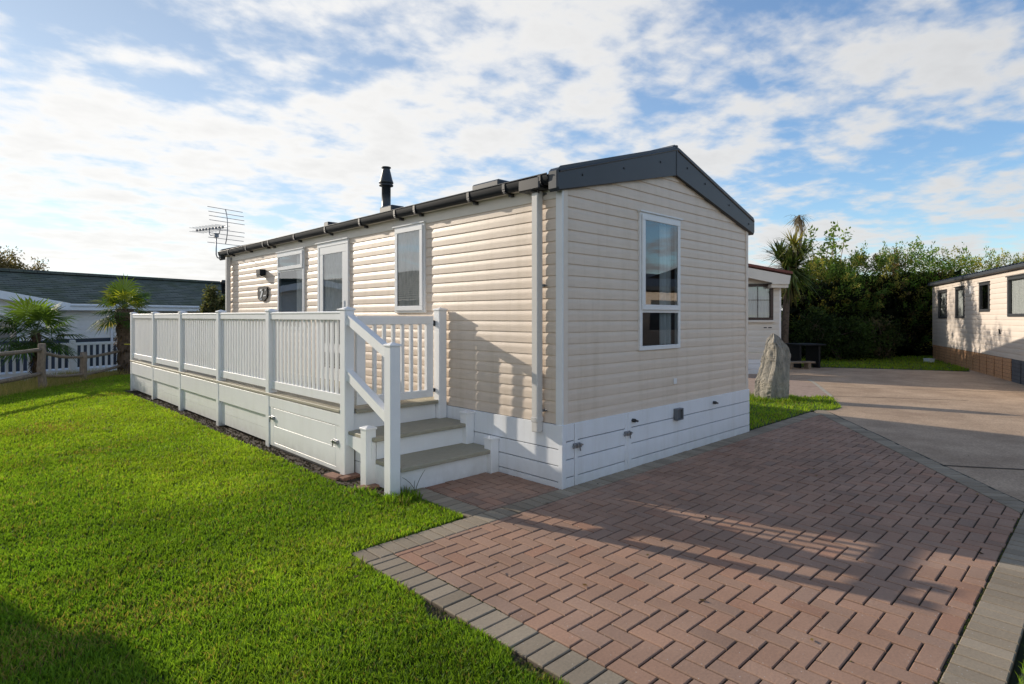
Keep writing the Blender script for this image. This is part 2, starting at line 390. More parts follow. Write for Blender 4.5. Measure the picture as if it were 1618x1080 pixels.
mask = N(nt, 'ShaderNodeMapRange', interpolation_type='SMOOTHSTEP', ins={'From Min': 0.455, 'From Max': 0.61, 'To Min': 0.08, 'To Max': 0.95}); L(nt, dens, mask.inputs['Value'])
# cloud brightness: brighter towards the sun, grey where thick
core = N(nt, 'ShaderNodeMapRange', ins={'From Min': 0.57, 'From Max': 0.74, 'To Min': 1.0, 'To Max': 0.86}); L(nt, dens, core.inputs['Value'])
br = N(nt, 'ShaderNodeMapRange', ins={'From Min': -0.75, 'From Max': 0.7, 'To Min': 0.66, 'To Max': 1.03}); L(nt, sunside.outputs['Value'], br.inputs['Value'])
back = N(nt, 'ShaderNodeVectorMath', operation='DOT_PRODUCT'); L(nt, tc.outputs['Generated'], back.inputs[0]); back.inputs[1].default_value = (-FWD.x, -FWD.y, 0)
bk = math_n('MULTIPLY', math_n('MAXIMUM', back.outputs['Value'], 0.0), 0.38)  # extra brightness added to unseen cloud behind the camera, lighting the gable
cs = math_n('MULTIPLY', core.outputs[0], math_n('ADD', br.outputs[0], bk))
ccol = N(nt, 'ShaderNodeMixRGB'); ccol.inputs['Color1'].default_value = (0.90, 0.96, 1.05, 1); ccol.inputs['Color2'].default_value = (1.0, 0.985, 0.96, 1)
L(nt, br.outputs[0], ccol.inputs['Fac'])
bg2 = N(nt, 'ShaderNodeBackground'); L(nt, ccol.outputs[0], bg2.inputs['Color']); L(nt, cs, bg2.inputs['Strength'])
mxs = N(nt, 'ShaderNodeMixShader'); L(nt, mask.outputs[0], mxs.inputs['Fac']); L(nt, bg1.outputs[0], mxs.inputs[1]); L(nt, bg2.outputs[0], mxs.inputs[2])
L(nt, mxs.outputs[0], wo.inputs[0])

# ================================================================= CAMERA
cd = bpy.data.cameras.new('camera'); co = bpy.data.objects.new('camera', cd); COL.objects.link(co); S.camera = co
co.location = CAM; co.rotation_euler = (math.pi / 2, 0, math.atan2(-FWD.x, FWD.y))
cd.sensor_width = 36; cd.lens = 924.3 / 1618 * 36; cd.shift_y = -40 / 1618; cd.clip_start = 0.05; cd.clip_end = 2000
S.view_settings.view_transform = 'Standard'; S.view_settings.look = 'None'; S.view_settings.exposure = 0; S.view_settings.gamma = 1
S.cycles.max_bounces = 6; S.cycles.transparent_max_bounces = 12; S.cycles.caustics_reflective = False; S.cycles.caustics_refractive = False
try: S.cycles.use_denoising = True
except Exception: pass

# ================================================================= GROUND, ROAD, PAVING
FP0 = Vector((-2.46, 12.43)); FN = Vector((-.807, .59))
def gz(x, y):
    s = (x - FP0.x) * FN.x + (y - FP0.y) * FN.y
    t = min(1, max(0, (s - 0.4) / 5.0)); t = t * t * (3 - 2 * t)
    return -0.62 * t
xs = [-500, -200, -90, -60] + [i * 1.5 for i in range(-30, 41)] + [80, 120, 250, 500]
b = MB(); n = len(xs)
b.add([(x, y, gz(x, y) - 0.05) for x in xs for y in xs], [(i * n + j, (i + 1) * n + j, (i + 1) * n + j + 1, i * n + j + 1) for i in range(n - 1) for j in range(n - 1)], True)
struct(b.build('ground', 'ground'))

# road sheet (right side), joints as thin dark strips
DXR = 2.2
rd = MB(); rd.quad((2.15, -3.02, -.006), (2.15, -40, -.006), (70, -40, -.006), (70, 1.0, -.006), (19.5, 1.0, -.006), (15.6, 3.6, -.006), (12.5, 6.0, -.006), (8.3, 6.0, -.006), (6.12, -.2, -.006))
struct(rd.build('road', 'road'))
jn = MB()
def strip(mb, pts, w, z):
    for i in range(len(pts) - 1):
        p = Vector((*pts[i], z)); q = Vector((*pts[i + 1], z)); d = (q - p).normalized(); s_ = Vector((-d.y, d.x, 0)) * w / 2
        mb.quad(tuple(p - s_), tuple(q - s_), tuple(q + s_), tuple(p + s_))
def wob(p, q, n, a):
    return [(p[0] + (q[0] - p[0]) * i / n + random.uniform(-a, a), p[1] + (q[1] - p[1]) * i / n + random.uniform(-a, a)) for i in range(n + 1)]
strip(jn, wob((6.10, -.215), (2.15, -3.01), 26, .006), .028, -.001)
strip(jn, wob((3.38, -2.14), (6.5, -7.3), 20, .012), .03, -.001)
strip(jn, wob((9.4, 1.35), (14, -6.2), 20, .03), .02, -.002)
strip(jn, wob((11.5, 2.6), (16, -4.4), 20, .03), .02, -.002)
strip(jn, wob((8.2, .38), (9.3, -1.5), 8, .02), .025, -.002)
struct(jn.build('road_joints', 'joint'))
kb = MB(); strip(kb, [(10.9, 1.75), (10.2, 1.38), (9.3, .95), (8.6, .62), (8.1, .38)], .07, -.0005)
struct(kb.build('path_edging', 'edging'))
pth = MB(); pth.quad((3.68, 2.1, -.004), (7.9, .42, -.004), (8.6, .65, -.004), (9.3, .98, -.004), (10.2, 1.42, -.004), (11.4, 3.05, -.004), (10.4, 4.4, -.004), (3.68, 8.3, -.004))
struct(pth.build('path', 'path'))

def clip_poly(poly, hp):
    for (nx, ny, c) in hp:
        out = []
        for i in range(len(poly)):
            p = poly[i]; q = poly[(i + 1) % len(poly)]
            a = nx * p[0] + ny * p[1] - c; bb = nx * q[0] + ny * q[1] - c
            if a <= 0: out.append(p)
            if (a < 0) != (bb < 0) and abs(a - bb) > 1e-12:
                t = a / (a - bb); out.append((p[0] + (q[0] - p[0]) * t, p[1] + (q[1] - p[1]) * t))
        poly = out
        if len(poly) < 3: return []
    # drop near-duplicate points
    r = []
    for p in poly:
        if not r or (abs(p[0] - r[-1][0]) + abs(p[1] - r[-1][1]) > 1e-4): r.append(p)
    if len(r) > 2 and abs(r[0][0] - r[-1][0]) + abs(r[0][1] - r[-1][1]) < 1e-4: r.pop()
    return r if len(r) > 2 else []
def hp_of(poly):      # half planes (outside positive) of a CCW polygon
    h = []
    for i in range(len(poly)):
        p = poly[i]; q = poly[(i + 1) % len(poly)]
        dx, dy = q[0] - p[0], q[1] - p[1]; l = math.hypot(dx, dy)
        if l < 1e-5: continue
        nx, ny = dy / l, -dx / l; h.append((nx, ny, nx * p[0] + ny * p[1]))
    return h
def area(p): return 0.5 * sum(p[i][0] * p[(i + 1) % len(p)][1] - p[(i + 1) % len(p)][0] * p[i][1] for i in range(len(p)))
def inset(poly, d):
    return clip_poly(poly, [(a, b_, c - d) for a, b_, c in hp_of(poly)])
def paver(mb, poly, col):
    if len(poly) < 3: return
    if area(poly) < 0: poly = poly[::-1]
    base = inset(poly, .0036)
    if len(base) < 3 or area(base) < 6e-5: return
    top = inset(base, .0045)
    if len(top) != len(base):
        c0 = (sum(p[0] for p in base) / len(base), sum(p[1] for p in base) / len(base)); top = [(p[0] + (c0[0] - p[0]) * .12, p[1] + (c0[1] - p[1]) * .12) for p in base]
    cx_ = sum(p[0] for p in base) / len(base); cy_ = sum(p[1] for p in base) / len(base)
    h = random.gauss(0, .0009); tx = random.gauss(0, .004); ty = random.gauss(0, .004)
    def z(p, d): return h + tx * (p[0] - cx_) + ty * (p[1] - cy_) - d
    k = len(base)
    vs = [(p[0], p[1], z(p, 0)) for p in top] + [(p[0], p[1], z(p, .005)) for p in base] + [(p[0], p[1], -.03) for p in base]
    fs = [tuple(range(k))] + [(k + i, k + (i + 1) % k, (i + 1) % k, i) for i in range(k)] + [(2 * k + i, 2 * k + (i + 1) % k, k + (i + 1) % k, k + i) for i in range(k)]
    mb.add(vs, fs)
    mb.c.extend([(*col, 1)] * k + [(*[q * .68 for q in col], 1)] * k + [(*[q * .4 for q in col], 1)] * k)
def red():
    f = random.random(); v = random.uniform(.97, 1.18)
    a = np.array((.345, .205, .14)); g = np.array((.31, .212, .158)); r_ = np.array((.36, .188, .122)); d = np.array((.25, .172, .132))
    c = a * (1 - .5 * f) + g * .5 * f
    q = random.random()
    if q < .09: c = r_ * .5 + c * .5
    elif q < .17: c = d * .5 + c * .5
    return tuple(c * v)
def grey():
    v = random.uniform(.86, 1.12); f = random.random()
    return tuple((np.array((.285, .23, .165)) * f + np.array((.345, .283, .208)) * (1 - f)) * v)
u = 0.1005
EB = (5.78, -.2); EE = (2.02, -2.87)                       # inner edge of the border along the road
main_poly = [(-1.84, -2.87), EE, EB, (-1.84, -.2)]
pad_poly = [(-.86, 0), (0.0, 0), (0.0, 1.62), (-.86, 1.62)]
dr = MB()
for poly in (main_poly, pad_poly):
    H = hp_of(poly); xs_ = [p[0] for p in poly]; ys_ = [p[1] for p in poly]
    ox, oy = -1.84, -.2
    K = 100
    for k in range(-K, K):
        for m in range(-K // 2, K // 2):
            for kind in (0, 1):
                if kind == 0: X0, Y0, w_, h_ = (k + 4 * m) * u, -k * u, 2 * u, u
                else: X0, Y0, w_, h_ = (2 + k + 4 * m) * u, -k * u, u, 2 * u
                X0 += ox; Y0 += oy - .05
                if X0 + w_ < min(xs_) or X0 > max(xs_) or Y0 + h_ < min(ys_) or Y0 > max(ys_): continue
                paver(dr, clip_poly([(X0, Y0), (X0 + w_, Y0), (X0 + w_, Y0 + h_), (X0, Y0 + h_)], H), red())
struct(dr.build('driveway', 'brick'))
bo = MB()
y = -3.08                                                     # left border, bricks pointing across
while y < -.21: paver(bo, [(-2.035, y), (-1.84, y), (-1.84, min(y + .1005, -.2)), (-2.035, min(y + .1005, -.2))], grey()); y += .1005
x = -2.035
while x < 5.9:                                                # border along lawn and caravan
    paver(bo, clip_poly([(x, -.2), (x + .1005, -.2), (x + .1005, -.003), (x, -.003)], [(.5606, -.828, .5606 * 6.12 + .828 * .2)]), grey()); x += .1005
y = 0.0
while y < .9: paver(bo, [(-1.055, y), (-.86, y), (-.86, y + .1005), (-1.055, y + .1005)], grey()); y += .1005
x = -1.84
while x < 2.2: paver(bo, [(x, -3.07), (x + .1005, -3.07), (x + .1005, -2.87), (x, -2.87)], grey()); x += .1005
d_ = Vector((EB[0] - EE[0], EB[1] - EE[1])); l_ = d_.length; d_.normalize(); nn = Vector((d_.y, -d_.x))
t = -.05
while t < l_ + .4:
    p = Vector(EE) + d_ * t; q = p + d_ * .1005
    paver(bo, clip_poly([tuple(p), tuple(p + nn * .2), tuple(q + nn * .2), tuple(q)], [(0, 1, -.003), (0, -1, 2.87)]), grey()); t += .1005
struct(bo.build('driveway_border', 'brick'))
bed = MB(); bed.quad((-2.0, -3.05, -.0095), (2.25, -3.05, -.0095), (6.25, -.2, -.0095), (6.15, 0.0, -.0095), (0, 0, -.0095), (0, 1.62, -.0095), (-1.04, 1.62, -.0095), (-1.04, -.02, -.0095), (-2.0, -.02, -.0095))
struct(bed.build('paving_bed', 'joint'))

# lawns
lawn_l = [(-1.36, 11.2), (-.3, 14.4), (-1.0, 14.35), (-2.55, 12.3), (-5.5, 8.2), (-14, 2), (-14, -9), (-2.06, -9), (-2.045, -3.1), (-2.05, -.01), (-1.075, .02), (-1.08, .85), (-1.24, .90), (-1.36, 1.4), (-1.33, 3), (-1.36, 5), (-1.31, 7), (-1.32, 9)]
lawn_b = [(-1.9, -3.1), (-1.9, -9), (1.9, -9), (1.9, -3.1)]
lawn_s = [(3.68, .02), (6.1, .015), (6.42, -.2), (6.75, -.2), (7.9, .3), (8.05, .46), (7.3, .95), (3.68, 2.4)]
lawn_h = [tuple(px(1240, 17.6).xy), tuple(px(1300, 17.3).xy), tuple(px(1400, 16.8).xy), tuple(px(1532, 16.0).xy), tuple(px(1530, 19).xy), tuple(px(1500, 24).xy), tuple(px(1240, 24).xy)]
for nm, pl in (('lawn', lawn_l), ('lawn_verge', lawn_b), ('lawn_patch', lawn_s), ('lawn_hedge', lawn_h)):
    b = MB(); b.quad(*[(p[0], p[1], -.0025 if nm != 'lawn' else -.012) for p in pl]); struct(b.build('lawn', 'lawn_soil'))
tail = MB(); tail.quad((-.3, 14.4, -.013), (3.5, 19, -.013), (3.5, 9, -.013), (-1.36, 8, -.013), (-1.36, 11.2, -.013)); struct(tail.build('lawn', 'lawn_soil'))

def grass(name, polys, dens0, dmax, hgt, label, keep=None, dark=1.0):
    P = []
    for poly in polys:
        a = np.array(poly); lo = a.min(0); hi = a.max(0)
        n_ = int((hi - lo).prod() * dens0)
        for _ in range(max(1, n_ // 400000 + 1)):
            k = n_ // max(1, n_ // 400000 + 1)
            q = rng.random((k, 2)) * (hi - lo) + lo
            v = q - np.array((CAM.x, CAM.y)); dd = np.hypot(v[:, 0], v[:, 1]); fw = v @ np.array((FWD.x, FWD.y)); rt = v @ np.array((RIGHT.x, RIGHT.y))
            ang = np.arctan2(np.abs(rt), fw)
            pr = np.minimum(1, (2.6 / np.maximum(dd, .5)) ** 1.35) * (ang < R(52)) * (dd > 1.2)
            q = q[(rng.random(k) < pr)]
            if len(q): q = q[in_poly(q[:, 0], q[:, 1], poly)]
            P.append(q)
    P = np.concatenate(P)
    if keep is not None: P = P[keep(P)]
    n_ = len(P); x, y = P[:, 0], P[:, 1]
    dd = np.hypot(x - CAM.x, y - CAM.y)
    big = vnoise(x * .9 + 9, y * .9 + 3); mid = vnoise(x * 5, y * 5); fine = vnoise(x * 17, y * 17)
    h = hgt * (.72 + .28 * mid + .3 * fine) * rng.uniform(.6, 1.25, n_)
    w = .0017 * (1 + dd / 4.2) * rng.uniform(.7, 1.3, n_)
    th = rng.uniform(0, 2 * np.pi, n_); lean = rng.uniform(.1, .95, n_) * h
    ph = rng.uniform(0, 2 * np.pi, n_)
    dx, dy = np.cos(ph) * lean, np.sin(ph) * lean
    sx, sy = np.cos(th) * w, np.sin(th) * w
    z0 = np.full(n_, -.012)
    V = np.zeros((n_, 5, 3), dtype=np.float32)
    V[:, 0] = np.c_[x - sx, y - sy, z0]; V[:, 1] = np.c_[x + sx, y + sy, z0]
    V[:, 2] = np.c_[x + sx * .8 + dx * .35, y + sy * .8 + dy * .35, z0 + h * .6]; V[:, 3] = np.c_[x - sx * .8 + dx * .35, y - sy * .8 + dy * .35, z0 + h * .6]
    V[:, 4] = np.c_[x + dx, y + dy, z0 + h]
    base = (np.arange(n_) * 5)[:, None]
    F = np.concatenate([base + np.array([[0, 1, 2, 3]]), base + np.array([[3, 2, 4]])], axis=1).ravel()
    LT = np.tile([4, 3], n_)
    yl = np.clip((dd - 5) / 6, 0, 1) * .3  # brighter yellow with distance, backlit glow put into the blade colour
    f = np.clip(.75 * big + .2 * mid + yl - .1 + rng.normal(0, .18, n_), 0, 1)[:, None]
    c = np.array((.118, .228, .022)) * (1 - f) + np.array((.26, .375, .038)) * f
    dry = (rng.random(n_) < .05 + .10 * (mid > .72) + .25 * (vnoise(x * 1.1 + 50, y * 1.1 + 8) > .86))[:, None]
    pt = .74 + .34 * vnoise(x * 1.4 + 31, y * 1.4 + 17) + .26 * vnoise(x * 4.3 + 3, y * 4.3 + 71)
    c = np.where(dry, np.array((.26, .22, .08)), c) * (rng.uniform(.75, 1.25, n_) * pt)[:, None] * dark
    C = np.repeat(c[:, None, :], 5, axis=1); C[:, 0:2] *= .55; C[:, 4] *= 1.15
    o = np_mesh(name, V.reshape(-1, 3), F, LT, C.reshape(-1, 3), 'blade')
    print(name, n_)
    return stuff(o, label, 'grass')
def ragged(P):     # bare patches along the border soil line
    x, y = P[:, 0], P[:, 1]
    e = (x > -2.15) & (x < -2.0) & (y < -.7)
    return ~(e & (vnoise(y * 5 + 3, x * 3) > .38 + (-2.02 - x) * 4))
grass('grass', [lawn_l], 24000, 20, .033, 'short mown sunlit lawn left of the white deck', ragged)
grass('grass', [[(-1.4, 10.68), (-1.45, 11.3), (-.35, 14.4), (3, 17), (3, 10.7)]], 14000, 40, .045, 'grass beyond the far end of the white deck')
grass('grass', [lawn_b], 9000, 20, .036, 'grass verge past the right border of the driveway')
grass('grass', [lawn_s], 9000, 20, .05, 'small grass patch around the standing stone')
grass('grass', [lawn_h], 5000, 40, .07, 'strip of grass in front of the dark hedge', dark=.9)

sp_ = px(1222, 10.66); rg = [(sp_.x + math.cos(t_ * .5236) * .5, sp_.y + math.sin(t_ * .5236) * .5) for t_ in range(12)]
grass('grass', [rg], 9000, 20, .085, 'longer grass grown up around the standing stone')
grass('grass', [[(-1.33, .55), (-1.05, .6), (-1.02, .95), (-1.12, .97), (-1.14, .78), (-1.33, .78)], [(-1.34, .9), (-1.26, .92), (-1.28, 1.1), (-1.37, 1.2)]], 12000, 20, .075, 'longer grass at the foot of the newel post')
# dry tufts under and behind the split-rail fence
P = np.array([tuple((FP0 + Vector((.59, .807)) * rng.uniform(-5.5, 3.4) + FN * rng.uniform(-.22, 1.6))) for _ in range(17000)])
n_ = len(P); h = rng.uniform(.05, .2, n_); th = rng.uniform(0, 6.28, n_); w = .006
ln = rng.normal(0, .05, (n_, 2)); zg = np.array([gz(*p) - .05 for p in P])
V = np.zeros((n_, 3, 3)); V[:, 0] = np.c_[P[:, 0] - np.cos(th) * w, P[:, 1] - np.sin(th) * w, zg]; V[:, 1] = np.c_[P[:, 0] + np.cos(th) * w, P[:, 1] + np.sin(th) * w, zg]; V[:, 2] = np.c_[P + ln, zg + h + .03]
f = rng.random(n_)[:, None]; C = np.repeat((np.array((.46, .36, .19)) * f + np.array((.24, .25, .08)) * (1 - f))[:, None], 3, 1)
stuff(np_mesh('dry_grass', V.reshape(-1, 3), np.arange(n_ * 3), np.full(n_, 3), C.reshape(-1, 3), 'blade'), 'dry straw coloured tufts under the rustic fence', 'dry grass')

# soil strip below deck and moss crumbs by the border
def crumbs(name, pts, size, cols, label, cat):
    n_ = len(pts); V = np.zeros((n_, 5, 3)); s = size * rng.uniform(.4, 1.4, n_); a = rng.uniform(0, 6.28, n_)
    for k in range(4):
        V[:, k] = np.c_[pts[:, 0] + np.cos(a + k * 1.57) * s * rng.uniform(.7, 1.2, n_), pts[:, 1] + np.sin(a + k * 1.57) * s * rng.uniform(.7, 1.2, n_), pts[:, 2] - .004]
    V[:, 4] = np.c_[pts[:, 0], pts[:, 1], pts[:, 2] + s * rng.uniform(.4, .9, n_)]
    b_ = (np.arange(n_) * 5)[:, None]
    F = np.concatenate([b_ + np.array([[i, (i + 1) % 4, 4]]) for i in range(4)], 1).ravel()
    c = np.array(cols)[rng.integers(0, len(cols), n_)] * rng.uniform(.6, 1.3, n_)[:, None]
    return stuff(np_mesh(name, V.reshape(-1, 3), F, np.full(n_ * 4, 3), np.repeat(c, 5, 0), 'leaf'), label, cat)
sb = MB(); sb.quad((-1.45, .9, -.009), (-1.0, .9, -.009), (-1.0, 10.6, -.009), (-1.42, 10.6, -.009)); struct(sb.build('flower_bed', 'soil'))
q = np.c_[rng.uniform(-1.43, -1.0, 5200), rng.uniform(.95, 10.5, 5200), np.full(5200, -.006)]
crumbs('soil', q, .013, [(.05, .035, .025), (.09, .065, .045), (.12, .085, .05), (.06, .06, .03)], 'crumbly dark soil along the foot of the deck', 'soil')
yy = rng.uniform(-3, -.75, 1500); q = np.c_[-2.05 - np.abs(rng.normal(0, .035, 1500)), yy, np.full(1500, -.008)]
q = q[vnoise(q[:, 1] * 5 + 3, q[:, 0] * 3) > .42]
crumbs('moss', q, .011, [(.16, .17, .03), (.09, .07, .045), (.20, .16, .09), (.10, .12, .03)], 'moss and crumbs of soil beside the grey border bricks', 'moss')
# green moss in the paving joints
mo = []
for _ in range(900):
    k_ = random.random()
    if k_ < .45: mo.append((random.uniform(-1.9, 2.0), -2.87 + random.gauss(0, .004), -.005))
    elif k_ < .7: mo.append((-1.84 + random.gauss(0, .003), random.uniform(-1.2, -.2), -.005))
    else:
        i = random.randint(-2, 60); mo.append((-1.84 + i * u + random.gauss(0, .002), random.choice((-1.15, -1.3, -2.2, -2.5, -1.9)) + random.uniform(-.08, .08), -.005))
crumbs('moss', np.array(mo), .0055, [(.12, .17, .02), (.07, .08, .03), (.15, .13, .05)], 'green moss growing in joints of the red paving', 'moss')

def pal(cols, n_, var=.25):
    c = np.array(cols)[rng.integers(0, len(cols), n_)]; return c * rng.uniform(1 - var, 1 + var, (n_, 1))
lv_ = np.c_[rng.uniform(-1.9, 5.5, 60), rng.uniform(-2.9, -.1, 60), np.full(60, .004)]; lv2 = np.c_[rng.uniform(-4.5, -1.5, 45), rng.uniform(-2, 9, 45), np.full(45, .022)]
lv_ = lv_[lv_[:, 1] > -2.87 + np.maximum(0, lv_[:, 0] - 2.0) * .72]
lp = np.concatenate([lv_, lv2]); n_ = len(lp); a_ = rng.uniform(0, 6.28, n_); sz = rng.uniform(.007, .017, n_); V = np.zeros((n_, 4, 3))
for k, (f, g_) in enumerate(((1.4, 0), (0, .6), (-1.2, 0), (0, -.6))):
    V[:, k] = np.c_[lp[:, 0] + (f * np.cos(a_) - g_ * np.sin(a_)) * sz, lp[:, 1] + (f * np.sin(a_) + g_ * np.cos(a_)) * sz, lp[:, 2] + rng.uniform(0, .008, n_)]
stuff(np_mesh('fallen_leaves', V.reshape(-1, 3), np.arange(n_ * 4), np.full(n_, 4), np.repeat(pal([(.16, .10, .04), (.09, .06, .03), (.24, .18, .06), (.05, .04, .03)], n_), 4, 0), 'leaf'), 'few small brown leaves fallen on lawn and paving', 'leaves')

# ================================================================= CLADDING HELPERS
def siding(mb, u0, u1, z0, z1, openings=(), c=0.1012, depth=.0095, lo=None, hi=None, z_start=None):
    prof = [(0.0, 0.0), (0.0, .93), (.03, 1.0), (.5, .97), (.62, .86), (.74, .62), (.86, .33), (.95, .13), (1.0, .03)]
    zb = z_start if z_start is not None else z0
    k = 0
    cuts = sorted({v for o in openings for v in (o[2], o[3])})
    while zb + k * c < z1:
        base = zb + k * c; k += 1
        for i in range(len(prof) - 1):
            za, oa = base + prof[i][0] * c, prof[i][1] * depth; zc, oc = base + prof[i + 1][0] * c, prof[i + 1][1] * depth
            if za >= z1 or zc < z0: continue
            zc2 = min(zc, z1)
            segs = [za] + [t_ for t_ in cuts if za < t_ < zc2] + [zc2]
            for a, bb in zip(segs[:-1], segs[1:]):
                if zc > za:
                    o1 = oa + (oc - oa) * (a - za) / (zc - za); o2 = oa + (oc - oa) * (bb - za) / (zc - za)
                else: o1, o2 = oa, oc
                mid = (a + bb) / 2
                iv = [(None, None)]
                iv = [(lo(mid) if lo else u0, hi(mid) if hi else u1)]
                for op in openings:
                    if op[2] <= mid <= op[3]:
                        nv = []
                        for (p, q) in iv:
                            if op[1] <= p or op[0] >= q: nv.append((p, q)); continue
                            if p < op[0]: nv.append((p, op[0]))
                            if op[1] < q: nv.append((op[1], q))
                        iv = nv
                for (p, q) in iv:
                    if q - p < 1e-4: continue
                    pa, pb = p, p; qa, qb = q, q
                    if lo and p == lo(mid): pa, pb = lo(a), lo(bb)
                    if hi and q == hi(mid): qa, qb = hi(a), hi(bb)
                    mb.quad((pa, o1, a), (qa, o1, a), (qb, o2, bb), (pb, o2, bb))
GM = lambda u_, o_, z_: (u_, -o_, z_)          # gable wall of the main caravan (faces -Y)
LM = lambda u_, o_, z_: (-o_, u_, z_)          # long wall (faces -X)

def curtain_sheet(mb, u0, u1, z0, z1, o, amp=.015, wl=.07):
    n_ = max(4, int((u1 - u0) / wl * 6)); vs = []
    for i in range(n_ + 1):
        uu = u0 + (u1 - u0) * i / n_; oo = o + amp * math.sin(2 * math.pi * i / 6 + .4 * math.sin(i * .37)) * (1 + .3 * math.sin(i * .7))
        vs += [(uu, oo, z0), (uu, oo * 1.0, z1)]
    mb.add(vs, [(2 * i, 2 * i + 2, 2 * i + 3, 2 * i + 1) for i in range(n_)], True)
def room_box(mb, u0, u1, z0, z1, d):
    mb.add([(u0, -.005, z0), (u1, -.005, z0), (u1, -.005, z1), (u0, -.005, z1), (u0, -d, z0), (u1, -d, z0), (u1, -d, z1), (u0, -d, z1)],
           [(4, 5, 6, 7), (0, 1, 5, 4), (1, 2, 6, 5), (2, 3, 7, 6), (3, 0, 4, 7)])

# ================================================================= MAIN STATIC CARAVAN
CW, CL = 3.66, 8.45
SK = .552; EV = 2.60
cv = empty('static_caravan', 'cream static caravan with dark grey roof trim and white skirting beside the paved drive', 'static caravan')
WG = (1.16, 1.945, 1.155, 2.565)               # gable window
WA = (2.018, 2.63, 1.545, 2.56); WD = (3.755, 4.66, .62, 2.545); WB = (5.12, 6.10, 1.30, 2.53)
b = MB(GM)
siding(b, .055, 3.605, SK, 3.3, [WG], lo=lambda z: max(.055, (z - 2.66) / .28), hi=lambda z: min(3.605, 3.66 - (z - 2.66) / .28))
b.build('wall', 'siding', cv)
b = MB(LM); siding(b, .05, CL - .05, SK, 2.545, [WA, WD, WB]); b.build('wall', 'siding', cv)
b = MB(); b.box(CW - .012, CW, .0, CL, SK, 2.62); b.box(0.02, CW, CL - .012, CL, SK, 2.62)
b.add([(0.02, CL, 2.62), (CW, CL, 2.62), (CW / 2, CL, 3.2)], [(0, 1, 2)]); b.build('wall', 'siding', cv)
b = MB(); b.box(.0, .058, -.02, .0, SK - .004, 2.64, .003); b.build('corner_trim', 'siding_trim', cv)
b = MB(); b.box(-.022, -.0005, -.022, .055, SK - .004, 2.62, .003); b.build('corner_trim', 'upvc', cv)
b = MB(); b.box(3.602, 3.66, -.02, .03, SK - .004, 2.66, .003); b.build('corner_trim', 'siding_trim', cv)
b = MB(); b.box(-.022, .0, CL - .055, CL + .02, SK - .004, 2.62, .003); b.build('corner_trim', 'siding_trim', cv)
b = MB(LM); b.box(.055, 2.66, .0, .0165, 2.545, 2.66, .002); b.box(2.664, 5.5, .0, .0165, 2.545, 2.66, .002); b.box(5.504, CL - .06, .0, .0165, 2.545, 2.66, .002); b.build('frieze_board', 'frieze', cv)
b = MB(); b.box(-.11, .0, .02, CL + .15, 2.662, 2.668); b.build('soffit', 'frieze', cv)
# --- skirting: planks with dark gaps
def planks(mb, u0, u1, lines, o0, o1, ztop, zbot=-.03, g=.004):
    zs = [zbot] + sorted(lines) + [ztop]
    for i in range(len(zs) - 1): mb.box(u0, u1, o0, o1, zs[i] + (g if i else 0), zs[i + 1] - (g if i < len(zs) - 2 else 0), .002)
LN = [.085, .242, .40]
b = MB(GM); planks(b, .024, .135, LN, .004, .026, SK); b.build('skirting_panel', 'skirting', cv)
b = MB(GM); planks(b, 1.01, 3.68, LN, .004, .026, SK); sk = b.build('skirting_panel', 'skirting', cv)
b = MB(GM); planks(b, .185, .905, LN, .004, .026, SK)
b.box(.142, .183, .004, .029, -.03, SK, .002); b.box(.907, .948, .004, .029, -.03, SK, .002); dh = b.build('access_door', 'skirting', cv)
b = MB(GM); b.box(.952, 1.008, .004, .03, -.03, SK, .002); b.build('skirting_post', 'skirting', cv)
b = MB(GM); b.box(-.03, .022, -.02, .03, -.03, SK, .003); b.build('skirting_post', 'skirting', cv)
b = MB(LM); planks(b, -.0, 9.0 - .55, [.05 + .0, .19, .335][1:] + [.05], .004, .026, SK - .004); b.build('skirting_panel', 'skirting', cv)
b = MB(); b.box(.01, CW - .01, .012, CL, -.03, SK - .01); b.build('underfloor', 'gap', cv)
def bolt(mb, u_, z_, s=1.0):
    mb.box(u_ - .06 * s, u_ + .06 * s, .026, .031, z_ - .028 * s, z_ + .028 * s, .001)
    mb.tube([(u_ - .075 * s, .042, z_), (u_ + .085 * s, .042, z_)], .009 * s, 8)
    for q in (-.045, .0, .045): mb.box(u_ + (q - .009) * s, u_ + (q + .009) * s, .031, .054, z_ - .02 * s, z_ + .02 * s, .002)
    mb.tube([(u_ + .02 * s, .05, z_), (u_ + .02 * s, .058, z_ - .055 * s)], .007 * s, 6)
for uu, zz_ in ((.165, .352), (.935, .352)):
    b = MB(GM); bolt(b, uu, zz_, .85); b.build('bolt', 'metal', dh)
b = MB(GM); b.ring(1.80, 1.93, .375, .50, .014, .026, .075, .002); b.box(1.81, 1.92, .026, .05, .385, .49); b.build('vent_cowl', 'grey_plastic', cv)
for uu, zz_ in ((1.03, .47), (2.70, .478)):
    b = MB(GM); b.tube([(uu, .02, zz_), (uu, .06, zz_)], .018, 10); b.tube([(uu + .01, .055, zz_), (uu + .05, .055, zz_ - .012)], .011, 8); b.build('outlet_pipe', 'black_plastic', cv)
b = MB(GM); b.box(1.82, 1.88, .012, .022, .765, .825, .003); b.build('cover_plate', 'upvc', cv)
